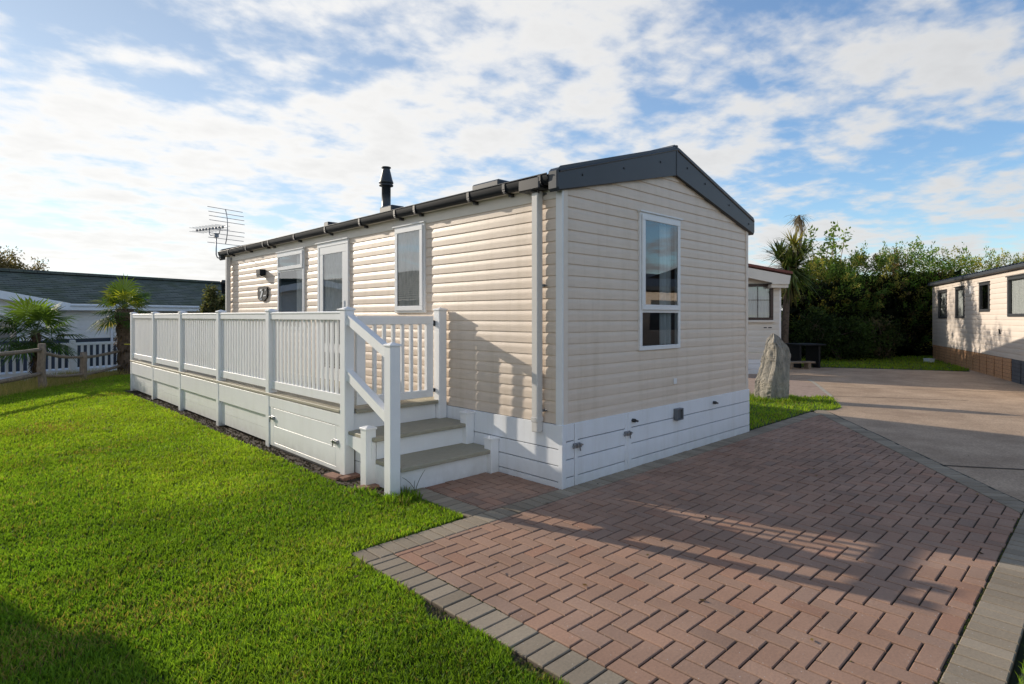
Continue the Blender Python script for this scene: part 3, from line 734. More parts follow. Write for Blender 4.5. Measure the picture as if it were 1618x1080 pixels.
# --- windows
def window(parent, MP, u0, u1, z0, z1, splits, kinds, curtain, glass, o=.03, room=.5, name='window'):
    b = MB(MP); b.ring(u0, u1, z0, z1, .045, -.02, o)
    b.box(u0 - .012, u1 + .03, -.0, o + .018, z1 - .002, z1 + .014, .002)
    for s_ in splits: b.box(u0 + .045, u1 - .045, -.02, o - .001, s_ - .024, s_ + .024, .003)
    w = b.build(name, 'upvc', parent)
    zs = [z0] + splits + [z1]
    for i in range(len(zs) - 1):
        a, c_ = zs[i] + (.045 if i == 0 else .024), zs[i + 1] - (.045 if i == len(zs) - 2 else .024)
        e = .0
        if kinds[i]:                        # opening sash stands proud
            s_ = MB(MP); s_.ring(u0 + .02, u1 - .03, a - .02, c_ + .02, .055, o + .001, o + .018); s_.build('sash', 'upvc', w); e = .035
        g = pane(MP, u0 + .044 + e, u1 - .044 - e, a + e - .001, c_ - e + .001, o + (.010 if e else -.010)); g.build('pane', glass, w)
    r_ = MB(MP); room_box(r_, u0 + .01, u1 - .01, z0 + .01, z1 - .01, room); r_.build('room', 'dark_room', w)
    for (cu0, cu1, cz0, cz1, co_, mat, am, wl) in curtain:
        c_ = MB(MP); curtain_sheet(c_, cu0, cu1, cz0, cz1, co_, am, wl); c_.build('curtain', mat, w)
    return w
window(cv, GM, *WG, [1.565], [0, 1], [(1.66, 1.89, 1.2, 2.5, -.06, 'curtain', .018, .075)], 'glass')
window(cv, LM, *WA, [], [1], [(2.066, 2.582, 1.592, 2.512, .016, 'net', .013, .11)], 'glass_long', name='window')
window(cv, LM, *WB, [2.235], [0, 1], [(5.17, 5.45, 1.35, 2.47, -.02, 'net', .02, .11)], 'glass_long')
# door with glazed leaf
b = MB(LM); b.ring(*WD, .06, -.02, .035); b.box(WD[0] - .01, WD[1] + .04, 0, .055, WD[3] - .002, WD[3] + .014, .002); dr_ = b.build('door', 'upvc', cv)
b = MB(LM); b.ring(WD[0] + .065, WD[1] - .065, WD[2] + .06, WD[3] - .06, .105, -.005, .03); b.box(WD[0] + .17, WD[1] - .17, -.005, .028, 1.0, 1.12); b.build('leaf_frame', 'upvc', dr_)
b = pane(LM, WD[0] + .165, WD[1] - .165, WD[2] + .16, WD[3] - .16, .022); b.build('pane', 'glass_long', dr_)
b = MB(LM); curtain_sheet(b, WD[0] + .17, WD[1] - .2, WD[2] + .18, WD[3] - .165, .004, .013, .115); b.build('curtain', 'net', dr_)
b = MB(LM); room_box(b, WD[0] + .06, WD[1] - .06, WD[2] + .05, WD[3] - .05, .5); b.build('room', 'dark_room', dr_)
b = MB(LM); b.box(WD[0] + .09, WD[0] + .12, .03, .045, 1.52, 1.72, .003); b.bar((WD[0] + .105, .075, 1.6), (WD[0] + .22, .075, 1.6), .016, .018); b.build('handle', 'upvc', dr_)
# --- roof with pan tiles
b = MB(); SL = .29
nx_, ny_ = 11, 190
for side in (0, 1):
    vs = []; fs = []
    cols_ = []
    for i in range(nx_):
        for e in (0, 1):
            t = (i + e) / nx_; dist = -.08 + t * 1.91
            cols_.append((dist, .018 if e == 0 else .0))
    for j in range(ny_ + 1):
        yy_ = -.02 + (CL + .17) * j / ny_
        wv = .012 * math.cos(2 * math.pi * yy_ / .21)
        for (dist, st_) in cols_:
            xx = dist if side == 0 else CW - dist
            vs.append((xx, yy_, 2.735 + SL * (dist + .1) + st_ + wv))
    m_ = len(cols_)
    fs = [(j * m_ + i, (j + 1) * m_ + i, (j + 1) * m_ + i + 1, j * m_ + i + 1) for j in range(ny_) for i in range(m_ - 1)]
    b.add(vs, fs, False)
b.tube([(CW / 2, -.03, 3.312), (CW / 2, CL + .15, 3.312)], .06, 10)
rf = b.build('roof', 'roof_dark', cv)
b = MB()
for s_ in (-1, 1):
    b.add([(CW / 2, .03, 3.25), (CW / 2 + s_ * 1.9, .03, 2.70), (CW / 2 + s_ * 1.9, CL + .12, 2.70), (CW / 2, CL + .12, 3.25)], [(0, 1, 2, 3)])
b.build('roof_deck', 'gutter', rf)
# --- bargeboards
def barge(y0, y1, name):
    b = MB(); XL, XR, XM = -.125, 3.775, 1.825
    fn = lambda p, a: (p[0], a, p[1])
    lft = [(XL + .02, 2.582), (XL, 2.605), (XL, 2.755), (XL + .03, 2.785), (XM - .006, 3.352), (XM - .006, 3.045)]
    rgt = [(XM + .006, 3.045), (XM + .006, 3.352), (XM + .06, 3.345), (XR - .03, 2.785), (XR, 2.755), (XR, 2.60), (XR - .02, 2.575)]
    yf, yb = y0, y1
    for pl, nm in ((lft, 'l'), (rgt, 'r')):
        cxp = sum(p[0] for p in pl) / len(pl); czp = sum(p[1] for p in pl) / len(pl)
        ins = [(p[0] + (.012 if p[0] < cxp else -.012), p[1] + (.014 if p[1] < czp else -.014) * (1 if abs(p[1] - czp) > .02 else .5)) for p in pl]
        nn_ = len(pl)
        d = .012 if yf < yb else -.012
        vs = [(p[0], yf, p[1]) for p in ins] + [(p[0], yf + d, p[1]) for p in pl] + [(p[0], yb, p[1]) for p in pl]
        fs = [tuple(range(nn_)), tuple(range(2 * nn_, 3 * nn_))] + [(k * nn_ + i, k * nn_ + (i + 1) % nn_, (k + 1) * nn_ + (i + 1) % nn_, (k + 1) * nn_ + i) for k in (0, 1) for i in range(nn_)]
        b.add(vs, fs)
    # raised top bead
    b.tube([(XL + .03, yf + .0, 2.752), (XM, yf, 3.315)], .012, 6); b.tube([(XM, yf, 3.315), (XR - .03, yf, 2.752)], .012, 6)
    b.box(XM - .014, XM + .014, yf - .006, yf + .05, 3.03, 3.36, .004)
    return b.build(name, 'barge', cv)
bb_ = barge(-.055, .045, 'bargeboard'); barge(CL + .2, CL + .1, 'bargeboard')
for xx, zz_ in ((.22, 2.77), (.85, 2.94), (1.5, 3.12), (2.05, 3.15), (2.45, 3.04), (3.05, 2.87), (3.6, 2.70)):
    b = MB(); b.tube([(xx, -.062, zz_), (xx, -.05, zz_)], .011, 10); b.build('screw_cap', 'black_plastic', bb_)
# --- gutter, brackets, downpipes
b = MB(); gp = []
for k in range(9):
    a = math.pi * k / 8; gp.append((-.092 - .050 * math.cos(a), 2.74 - .085 * math.sin(a) ** .6))
gp2 = gp + [(p[0], p[1] + .0) for p in []]
vs = [(p[0], yq, p[1]) for yq in (.05, CL + .2) for p in gp]; m_ = len(gp)
b.add(vs, [(i, i + 1, m_ + i + 1, m_ + i) for i in range(m_ - 1)], True)
b.tube([(-.143, .05, 2.742), (-.143, CL + .2, 2.742)], .006, 6)
b.quad(*[(p[0], CL + .2, p[1]) for p in gp])
gt = b.build('gutter', 'gutter', cv)
for k, yq in enumerate((.14, .60, 1.12, 2.06, 2.46, 3.27, 4.21, 5.22, 6.2, 6.43, 7.2, 8.1)):
    b = MB()
    for i in range(m_ - 1):
        p, q = gp[i], gp[i + 1]
        b.box(min(p[0], q[0]) - .004, max(p[0], q[0]) + .004, yq - .018, yq + .018, min(p[1], q[1]) - .005, max(p[1], q[1]) + .003)
    b.box(-.06, -.012, yq - .018, yq + .018, 2.63, 2.70)
    b.build('bracket', 'black_plastic', gt)
b = MB(); b.box(-.148, -.02, .14, .40, 2.625, 2.735, .01); b.tube([(-.075, .24, 2.66), (-.09, .24, 2.60)], .045, 10); b.build('outlet_box', 'black_plastic', gt)
for yq, nm in ((.235, 0), (CL - .14, 1)):
    b = MB(); b.box(-.105, -.032, yq - .036, yq + .036, .47 if nm == 0 else .2, 2.625, .005); b.box(-.110, -.028, yq - .041, yq + .041, .56, .60, .003); dp = b.build('downpipe', 'pipe', cv)
    for zq in (1.78, .66, 2.6):
        b = MB(); b.box(-.036, -.004, yq - .045, yq - .028, zq - .012, zq + .012); b.tube([(-.02, yq - .07, zq), (-.02, yq - .03, zq)], .008, 6); b.build('pipe_clip', 'metal', dp)
# --- flue, vents, wall light
b = MB(); b.lathe((1.2, 4.8, 3.0), [(.085, 0), (.085, .25), (.072, .27), (.072, .60), (.112, .60), (.112, .62), (.085, .625), (.085, .64), (.115, .645), (.115, .66), (.10, .70), (.062, .86), (.06, .885), (.075, .89), (.075, .905), (.0, .91)], 20)
b.build('flue', 'barge', cv)
b = MB(); b.box(.85, 1.15, 1.75, 2.25, 3.0, 3.15, .02); b.build('roof_vent', 'barge', cv)
b = MB(); b.box(.95, 1.2, 4.25, 4.6, 3.05, 3.2, .02); b.build('roof_vent', 'barge', cv)
b = MB(); b.box(.6, .85, 5.6, 5.75, 2.95, 3.06, .01); b.build('roof_vent', 'barge', cv)
b = MB(LM); b.box(6.62, 6.80, .012, .11, 2.20, 2.30, .008); b.add([(6.64, .03, 2.2), (6.78, .03, 2.2), (6.78, .105, 2.165), (6.64, .105, 2.165), (6.64, .105, 2.2), (6.78, .105, 2.2)], [(0, 1, 2, 3), (2, 3, 4, 5)]); b.build('wall_light', 'gutter', cv)

# number plaque on the wall (a thing that hangs there)
pl_o = (-.02, 6.72, 1.89)
pq = empty('number_plaque', 'small dark shield plaque with a pale figure seven on the far cladding', 'house number', pl_o)
b = MB()
sh_ = [(-.2, .11), (-.1, .125), (.0, .118), (.1, .125), (.2, .115), (.215, .0), (.19, -.07), (.1, -.115), (.0, -.125), (-.1, -.115), (-.19, -.08), (-.21, .0)]
b.prism(sh_, lambda p, a: (a, -p[0], p[1]), -.016, .008); b.build('plate', 'gutter', pq)
b = MB()
for poly in ([(-.09, .075), (.05, .085), (.05, .05), (-.09, .042)], [(.05, .085), (.05, .05), (-.045, -.09), (-.1, -.09), (-.01, .05), (.0, .06)], [(-.11, -.095), (-.05, -.06), (.0, -.1), (-.02, -.1)], [(.06, -.03), (.17, -.022), (.17, -.042), (.06, -.05)], [(.135, .075), (.16, .075), (.165, .05), (.135, .048)]):
    b.prism(poly, lambda p, a: (a, -p[0], p[1]), -.022, -.017)
b.build('numeral', 'upvc', pq)

# ================================================================= TV AERIAL on the far end
def aerial(name, label, base, mast_h, boom_dir, boom_len, rods, rod_len, refl, parent_bits=True, scale=1.0):
    t = empty(name, label, 'tv aerial', base)
    bx_, by_ = math.cos(boom_dir), math.sin(boom_dir); rx, ry = -by_, bx_
    b = MB(); b.tube([(.1, .0, .0), (.02, 0, .02), (0, 0, .08), (0, 0, mast_h)], .012 * scale, 8); b.box(-.04, .04, -.03, .03, mast_h - .05, mast_h + .03, .004); b.build('mast', 'alu', t)
    z = mast_h + .13
    b = MB(); b.tube([(bx_ * -.35 * boom_len, by_ * -.35 * boom_len, z), (bx_ * .65 * boom_len, by_ * .65 * boom_len, z)], .010 * scale, 8)
    b.tube([(0, 0, mast_h), (bx_ * .18, by_ * .18, mast_h + .0), (bx_ * .22, by_ * .22, mast_h + .03), (bx_ * .22, by_ * .22, z)], .008, 6)
    b.tube([(0, 0, mast_h), (-bx_ * .1, -by_ * .1, mast_h + .02), (-bx_ * .14, -by_ * .14, z)], .008, 6); bo_ = b.build('boom', 'alu', t)
    b = MB()
    for i in range(rods):
        s_ = (-.2 + .85 * i / (rods - 1)) * boom_len
        for dz in (.035, -.035):
            b.tube([(bx_ * s_ - rx * rod_len / 2, by_ * s_ - ry * rod_len / 2, z + dz), (bx_ * s_ + rx * rod_len / 2, by_ * s_ + ry * rod_len / 2, z + dz)], .0035 * scale, 5)
        b.box(bx_ * s_ - .018, bx_ * s_ + .018, by_ * s_ - .018, by_ * s_ + .018, z - .022, z + .022)
    b.build('director', 'alu', bo_)
    if refl:
        b = MB(); s0 = -.35 * boom_len
        zs = [z + .33, z + .24, z + .16, z + .08, z - .08, z - .16, z - .24, z - .33]
        bow = [.05, .02, .0, -.01, -.01, .0, .02, .05]
        cen = [(bx_ * (s0 + q), by_ * (s0 + q), w_) for q, w_ in zip(bow, zs)]
        b.tube(cen, .008, 6)
        for c_ in cen: b.tube([(c_[0] - rx * .36, c_[1] - ry * .36, c_[2]), (c_[0] + rx * .36, c_[1] + ry * .36, c_[2])], .0055, 6)
        b.build('reflector', 'alu', t)
    return t
aerial('tv_aerial', 'aerial with a bowed rod reflector on the far end of the cream caravan', (-.16, CL + .24, 2.62), .46, cdir(-.85, .5), .98, 9, .3, True)

# ================================================================= RAISED DECK
DK = (-1.15, 1.69, 0)
deck = empty('raised_deck', 'long white vinyl balustraded deck with steps along the cream caravan', 'deck', DK)
PY = [1.69, 3.50, 5.26, 7.11, 8.85, 10.60]
X0, X1 = -1.2, -1.1
def dbuild(mb, name, mat, parent=None): return mb.build(name, mat, parent or deck, DK)
def cap(b, x0, x1, y0, y1, z):
    b.box(x0 - .008, x1 + .008, y0 - .008, y1 + .008, z, z + .018, .003)
    cx_, cy_ = (x0 + x1) / 2, (y0 + y1) / 2
    b.add([(x0 - .004, y0 - .004, z + .018), (x1 + .004, y0 - .004, z + .018), (x1 + .004, y1 + .004, z + .018), (x0 - .004, y1 + .004, z + .018), (cx_, cy_, z + .036)], [(0, 1, 4), (1, 2, 4), (2, 3, 4), (3, 0, 4)])
for yq in PY:
    b = MB(); b.box(X0, X1, yq - .05, yq + .05, -.03, 1.56, .005); p_ = dbuild(b, 'post', 'deck_white')
    b = MB(); cap(b, X0, X1, yq - .05, yq + .05, 1.56); dbuild(b, 'post_cap', 'deck_white', p_)
for i in range(5):
    a, c_ = PY[i] + .05, PY[i + 1] - .05
    b = MB(); b.box(-1.185, -1.115, a, c_, 1.465, 1.545, .006); b.box(-1.192, -1.108, a, c_, 1.528, 1.552, .006); b.box(-1.170, -1.130, a, c_, .665, .755, .002)
    r_ = dbuild(b, 'railing', 'deck_white')
    n_ = round((c_ - a) / .1); b = MB()
    for k in range(n_):
        yq = a + (k + .5) * (c_ - a) / n_
        b.box(-1.162, -1.140, yq - .023, yq + .023, .75, 1.47, .003)
    dbuild(b, 'balusters', 'deck_white', r_)
    b = MB()
    if i == 0:
        b.box(-1.195, -1.17, a, c_, .46, .575, .002); dbuild(b, 'fascia', 'deck_white')
        b = MB(); b.box(-1.19, -1.165, a, a + .10, .02, .456, .002); b.box(-1.19, -1.165, c_ - .12, c_, .02, .456, .002); b.box(-1.188, -1.165, a + .10, c_ - .12, .02, .06, .002); dbuild(b, 'skirting_panel', 'deck_white')
        b = MB(); g = .003
        for (q0, q1) in ((.063, .25), (.253, .452)): b.box(-1.19, -1.165, a + .103, c_ - .123, q0, q1, .002)
        d_o = dbuild(b, 'access_door', 'deck_white')
        for yq, zq in ((a + .09, .30), (c_ - .10, .34)):
            b = MB(lambda u_, o_, z_: (-1.164 - o_, u_, z_)); bolt(b, yq, zq, .8); dbuild(b, 'bolt', 'metal', d_o)
        b = MB(); b.box(-1.186, -1.160, a, c_, -.0, .02); dbuild(b, 'skirting_panel', 'gap')
    else:
        b.box(-1.195, -1.17, a, c_, .345, .575, .003); dbuild(b, 'fascia', 'deck_white')
        b = MB()
        for (q0, q1) in ((.03, .18), (.183, .335), (.338, .50)): b.box(-1.160, -1.140, a, c_, q0, q1)
        dbuild(b, 'skirting_panel', 'deck_white')
# deck boards and end face
b = MB()
for k in range(8):
    xa = -1.205 + k * .147; b.box(xa, xa + .143, 1.645 if k else 1.74, 10.65, .585, .617, .004)
dbuild(b, 'deck_boards', 'board')
b = MB(); b.box(-1.09, -.075, 1.615, 1.643, .582, .619, .005); dbuild(b, 'nosing', 'board')
b = MB(); b.box(-1.10, -.14, 1.66, 1.685, .40, .58, .002); dbuild(b, 'riser', 'deck_white')
b = MB(); b.box(-1.17, .0, 10.58, 10.60, .03, .58); b.box(-1.1, .0, 10.56, 10.62, 1.47, 1.55, .005); b.box(-1.1, .0, 10.57, 10.61, .665, .755, .005)
for k in range(9): b.box(-1.06 + k * .115, -1.025 + k * .115, 10.575, 10.61, .75, 1.47, .003)
dbuild(b, 'railing', 'deck_white')
# wall post and gate
b = MB(); b.box(-.135, -.035, 1.60, 1.70, -.02, 1.565, .005); p_ = dbuild(b, 'post', 'deck_white')
b = MB(); cap(b, -.135, -.035, 1.60, 1.70, 1.565); dbuild(b, 'post_cap', 'deck_white', p_)
b = MB(); b.box(-1.065, -.165, 1.66, 1.71, 1.42, 1.505, .005); b.box(-1.065, -.165, 1.66, 1.71, .652, .73, .005); b.box(-1.065, -.97, 1.66, 1.71, .73, 1.42, .005); b.box(-.25, -.165, 1.66, 1.71, .73, 1.42, .005)
gate = dbuild(b, 'gate', 'deck_white')
b = MB()
for k in range(6): b.box(-.878 + k * .107, -.843 + k * .107, 1.668, 1.702, .73, 1.42, .003)
dbuild(b, 'balusters', 'deck_white', gate)
for (q0, q1) in ((1.40, 1.46), (.70, .74)):
    b = MB(); b.box(-.165, -.14, 1.665, 1.69, q0, q1); dbuild(b, 'hinge', 'black_plastic', gate)
# steps
b = MB(); b.box(-1.165, -.035, 1.17, 1.66, .39, .425, .006); dbuild(b, 'tread', 'board')
b = MB(); b.box(-1.125, -.035, .80, 1.235, .185, .222, .006); dbuild(b, 'tread', 'board')
b = MB(); b.box(-1.11, -.11, 1.225, 1.245, .222, .39, .002); dbuild(b, 'riser', 'deck_white')
b = MB(); b.box(-1.10, -.11, .855, .875, -.02, .185, .002); dbuild(b, 'riser', 'deck_white')
b = MB(); b.add([(-1.172, 1.66, .39), (-1.172, 1.19, .39), (-1.172, 1.21, .235), (-1.172, 1.32, .235), (-1.172, 1.6, .29), (-1.172, 1.66, .3), (-1.15, 1.66, .39), (-1.15, 1.19, .39), (-1.15, 1.21, .235), (-1.15, 1.32, .235), (-1.15, 1.6, .29), (-1.15, 1.66, .3)], [(0, 1, 2, 3, 4, 5), (6, 7, 8, 9, 10, 11), (0, 1, 7, 6), (1, 2, 8, 7), (2, 3, 9, 8), (3, 4, 10, 9), (4, 5, 11, 10)]); dbuild(b, 'stringer', 'deck_white')
b = MB(); b.box(-1.13, -1.11, .86, 1.24, .0, .184, .002); dbuild(b, 'stringer', 'deck_white')
for (xa, xb, ya, yb, zt) in ((-1.222, -1.122, 1.215, 1.315, .495), (-.128, -.03, 1.155, 1.26, .52), (-.128, -.03, .783, .89, .315)):
    b = MB(); b.box(xa, xb, ya, yb, -.02, zt, .004); p_ = dbuild(b, 'short_post', 'deck_white'); b = MB(); cap(b, xa, xb, ya, yb, zt); dbuild(b, 'post_cap', 'deck_white', p_)
b = MB(); b.box(-1.235, -1.135, .80, .90, -.03, 1.25, .005); p_ = dbuild(b, 'newel_post', 'deck_white'); b = MB(); cap(b, -1.235, -1.135, .80, .90, 1.25); dbuild(b, 'post_cap', 'deck_white', p_)
for (za, zb) in ((1.475, 1.185), (.95, .635)):
    b = MB(); b.bar((-1.152, 1.64, za), (-1.182, .90, zb), .055, .085); b.bar((-1.152, 1.64, za + .04), (-1.182, .90, zb + .04), .068, .02)
    b.box(-1.185, -1.12, 1.628, 1.64, za - .06, za + .06, .003); dbuild(b, 'handrail', 'deck_white')

b = MB()
for (q0, q1) in ((.0, .13), (.136, .27), (.276, .39)): b.box(-1.085, -1.07, 1.26, 1.66, q0, q1, .002)
dbuild(b, 'skirting_panel', 'deck_white')
# loose bricks under posts
def brick(loc, rz, label):
    b = MB(); b.box(-.105, .105, -.05, .05, -.02, .05, .006); o = b.build('brick', 'loose_brick', loc=loc, rz=rz); tag(o, label, 'brick', 'bricks packed under the deck posts'); return o
brick((-1.17, 1.60, -.028), R(8), 'red brick lying under the tall deck post at the top of the steps')
brick((-1.27, 1.71, -.028), R(96), 'red brick end on beside the tall deck post base')
brick((-1.19, 1.20, -.035), R(-6), 'red brick under the left short post of the steps')
# weeds
wd = MB()
for (dx, dy, h) in ((.05, -.05, .2), (-.09, .0, .16), (.02, .04, .1)):
    pts = [(-1.02 + dx * t_ * t_ * 1.4, .76 + dy * t_, h * t_) for t_ in (0, .3, .6, .85, 1)]
    wd.tube(pts, [.003, .0028, .0024, .002, .001], 5)
wd.c = [(.10, .11, .06, 1)] * len(wd.v)
tag(wd.build('weed', 'leaf', loc=(0, 0, 0)), 'thin wispy weed stalks growing at the foot of the newel post', 'weed')

# ================================================================= STANDING STONE
def stone():
    base = px(1222, 10.66)
    nz_, na = 90, 84
    zs = np.linspace(-.05, 1.19, nz_)
    xl = np.interp(zs, [-.05, .1, .35, .6, .85, 1.02, 1.10, 1.16, 1.19], [-.31, -.325, -.30, -.215, -.17, -.145, -.10, -.05, -.02])
    xr = np.interp(zs, [-.05, .2, .5, .8, .93, .99, 1.03, 1.12, 1.16, 1.19], [.245, .262, .285, .305, .275, .22, .16, .10, .05, .0])
    dp = np.interp(zs, [-.05, .6, .95, 1.1, 1.19], [1.0, .92, .75, .5, .15])
    sec = [(-1.0, .35), (-.78, -.25), (-.34, -1.0), (.15, -.9), (.78, -.72), (1.0, -.05), (.8, .7), (.1, 1.0), (-.6, .85)]
    per = []
    for i in range(len(sec)):
        p = Vector(sec[i]); q = Vector(sec[(i + 1) % len(sec)]); m_ = na // len(sec) + (1 if i < na % len(sec) else 0)
        for k in range(m_): per.append(p + (q - p) * k / m_)
    na = len(per)
    sx = np.array([p.x for p in per]); sy = np.array([p.y for p in per]); ang = np.arctan2(sy, sx)
    V = np.zeros((nz_, na, 3)); A, Z = np.meshgrid(ang, zs)
    PX, PY_ = sx[None] * .3 + 0 * Z, sy[None] * .2 + 0 * Z
    d = (vnoise(PX * 7 + 40, Z * 2.6 + PY_ * 5) - .5) * .045 + (vnoise(PX * 22 + PY_ * 30 + 12, Z * 6 + 5) - .5) * .022 + (vnoise(PX * 60 + PY_ * 70 + 90, Z * 22) - .5) * .014 + (vnoise(PX * 160 + PY_ * 150 + 9, Z * 70) - .5) * .008
    # strata steps running up the slab
    d += (np.floor(vnoise(PX * 14 + PY_ * 16 + 60, Z * 2.0 + 20) * 3) / 3 - .35) * .022
    hw = (xr - xl) / 2; xm = (xr + xl) / 2
    V[:, :, 0] = xm[:, None] + sx[None] * (hw[:, None] + d * np.minimum(1, hw[:, None] / .1))
    V[:, :, 1] = sy[None] * (.20 * dp[:, None] + d * np.minimum(1, hw[:, None] / .1))
    V[:, :, 2] = zs[:, None] + (vnoise(A * 5, Z * 3 + 70) - .5) * .03
    F = []
    for i in range(nz_ - 1):
        for k in range(na): F.append((i * na + k, i * na + (k + 1) % na, (i + 1) * na + (k + 1) % na, (i + 1) * na + k))
    F.append(tuple((nz_ - 1) * na + k for k in range(na)))
    b = MB(); b.add([tuple(v) for v in V.reshape(-1, 3)], F, False)
    o = b.build('standing_stone', 'stone', loc=base, rz=cdir(1, 0)); tag(o, 'tall rough grey standing stone on the small grass patch', 'stone')
stone()

# ================================================================= FOLIAGE HELPERS
def leaf_mesh(name, pos, dirs, length, width, cols, mat='leaf', parent=None, off=(0, 0, 0), droop=0.0):
    pos = np.asarray(pos, float) - np.array(off); n_ = len(pos)
    d = np.asarray(dirs, float); d = d / (np.linalg.norm(d, axis=1, keepdims=True) + 1e-9)
    r = rng.normal(0, 1, (n_, 3)); s = np.cross(d, r); s /= (np.linalg.norm(s, axis=1, keepdims=True) + 1e-9)
    length = np.broadcast_to(length, n_)[:, None] * rng.uniform(.7, 1.3, (n_, 1)); width = np.broadcast_to(width, n_)[:, None] * rng.uniform(.7, 1.3, (n_, 1))
    V = np.zeros((n_, 4, 3)); dn = np.array((0, 0, -1.0)) * droop
    V[:, 0] = pos; V[:, 1] = pos + d * length * .5 + s * width * .5; V[:, 2] = pos + d * length + dn * length; V[:, 3] = pos + d * length * .5 - s * width * .5
    F = (np.arange(n_) * 4)[:, None] + np.arange(4)[None]
    return np_mesh(name, V.reshape(-1, 3), F.ravel(), np.full(n_, 4), np.repeat(cols, 4, 0), mat, parent)
def rand_dir(n_):
    v = rng.normal(0, 1, (n_, 3)); return v / np.linalg.norm(v, axis=1, keepdims=True)

def hedge_tree(u_, depth, w, h, dep, label, cols, top='spray', n=15000, seed=0, name='conifer', group='trees forming the tall dark hedge', zb=.05):
    base = px(u_, depth); t = empty(name, label, 'tree', base, cdir(1, 0), group)
    b = MB(); b.tube([(0, 0, -.05), (.03, .0, h * .4), (-.02, .05, h * .85)], [.12, .09, .02], 8); b.build('trunk', 'bark', t)
    # boxy crown with uneven surface, sprays pushed through it
    k = n // 40
    a = rng.uniform(0, 2 * np.pi, k); zc = rng.uniform(zb, 1, k) ** .8 * h
    rad = np.where(zc > h * .85, (1 - (zc / h - .85) / .15 * .75), 1.0) * (.82 + .35 * vnoise(a * 1.6 + seed * 7, zc * 1.1 + seed)) * rng.uniform(.55, 1.0, k) ** .4
    ax = np.cos(a) * rad * w / 2; ay = np.sin(a) * rad * dep / 2
    anc = np.c_[ax, ay, zc]
    tops = anc[zc > h * .86]
    P = []; D = []; C = []
    for i in range(k):
        m = 40; o = np.array((math.cos(a[i]), math.sin(a[i]), .55 + .6 * (zc[i] > h * .8)))
        tt = rng.uniform(0, 1, m); ln = rng.uniform(.3, .55)
        if zc[i] > h * .86 and rng.random() < .45: o = np.array((rng.normal(0, .3), rng.normal(0, .3), 1.6)); ln = rng.uniform(.4, 1.0)
        o = o / np.linalg.norm(o)
        pts = anc[i] + o * (tt * ln)[:, None] + rng.normal(0, .05, (m, 3)) * (1.25 - tt)[:, None] * 2.2
        P.append(pts); D.append(o + rng.normal(0, .55, (m, 3)))
        c0 = np.array(cols[rng.integers(0, len(cols))]) if rng.random() > .16 else np.array((.13, .12, .03))
        c0 = c0 * rng.uniform(.6, 1.25) * (.5 + .6 * vnoise(np.array([a[i] * 2 + seed]), np.array([zc[i] * 1.3]))[0])
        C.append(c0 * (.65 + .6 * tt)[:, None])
    P = np.concatenate(P); D = np.concatenate(D); C = np.concatenate(C)
    # dark inner mass
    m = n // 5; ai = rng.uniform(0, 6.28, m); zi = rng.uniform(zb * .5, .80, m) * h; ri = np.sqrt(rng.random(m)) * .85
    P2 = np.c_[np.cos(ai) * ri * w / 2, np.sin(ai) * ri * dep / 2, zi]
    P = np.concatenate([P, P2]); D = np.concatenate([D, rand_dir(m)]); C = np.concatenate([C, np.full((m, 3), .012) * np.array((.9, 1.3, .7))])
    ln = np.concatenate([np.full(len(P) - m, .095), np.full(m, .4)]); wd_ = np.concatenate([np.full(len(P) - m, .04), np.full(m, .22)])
    C[:-m] *= 2.2 * (.8 + .6 * np.clip((P[:-m, 2:3] / h - .6) / .35, 0, 1))  # leaves brightened towards the top, sunlit fringe put into the colour
    leaf_mesh('crown', P, D, ln, wd_, C, parent=t)
    return t

DK_G = [(.035, .062, .014), (.05, .085, .018), (.03, .05, .014)]
YL_G = [(.13, .145, .025), (.17, .15, .03), (.09, .12, .02)]
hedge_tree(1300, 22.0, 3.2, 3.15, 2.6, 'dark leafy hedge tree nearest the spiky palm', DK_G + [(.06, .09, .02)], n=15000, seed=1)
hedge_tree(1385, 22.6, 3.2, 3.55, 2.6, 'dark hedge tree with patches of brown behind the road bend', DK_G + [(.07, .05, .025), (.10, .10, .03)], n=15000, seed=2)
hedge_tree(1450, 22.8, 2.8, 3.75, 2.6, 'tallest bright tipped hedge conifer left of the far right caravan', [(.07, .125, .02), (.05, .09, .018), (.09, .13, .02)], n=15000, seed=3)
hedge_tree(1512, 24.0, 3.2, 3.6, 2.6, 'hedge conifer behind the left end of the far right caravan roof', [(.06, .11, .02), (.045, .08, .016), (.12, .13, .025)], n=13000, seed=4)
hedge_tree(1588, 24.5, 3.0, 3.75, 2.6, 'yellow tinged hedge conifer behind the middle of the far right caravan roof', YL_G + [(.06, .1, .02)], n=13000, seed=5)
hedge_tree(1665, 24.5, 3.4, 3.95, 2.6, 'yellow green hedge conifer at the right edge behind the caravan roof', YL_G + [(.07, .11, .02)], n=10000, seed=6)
HB = cp(0, 0)
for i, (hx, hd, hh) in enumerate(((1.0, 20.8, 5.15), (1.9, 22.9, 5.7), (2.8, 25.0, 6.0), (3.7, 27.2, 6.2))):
    hedge_tree(809 + hx / hd * 924.3, hd, 2.9, hh, 2.9, 'tall conifer of the row standing behind the cream caravan', DK_G, n=8000, seed=11 + i, group='conifers in the row behind the cream caravan')
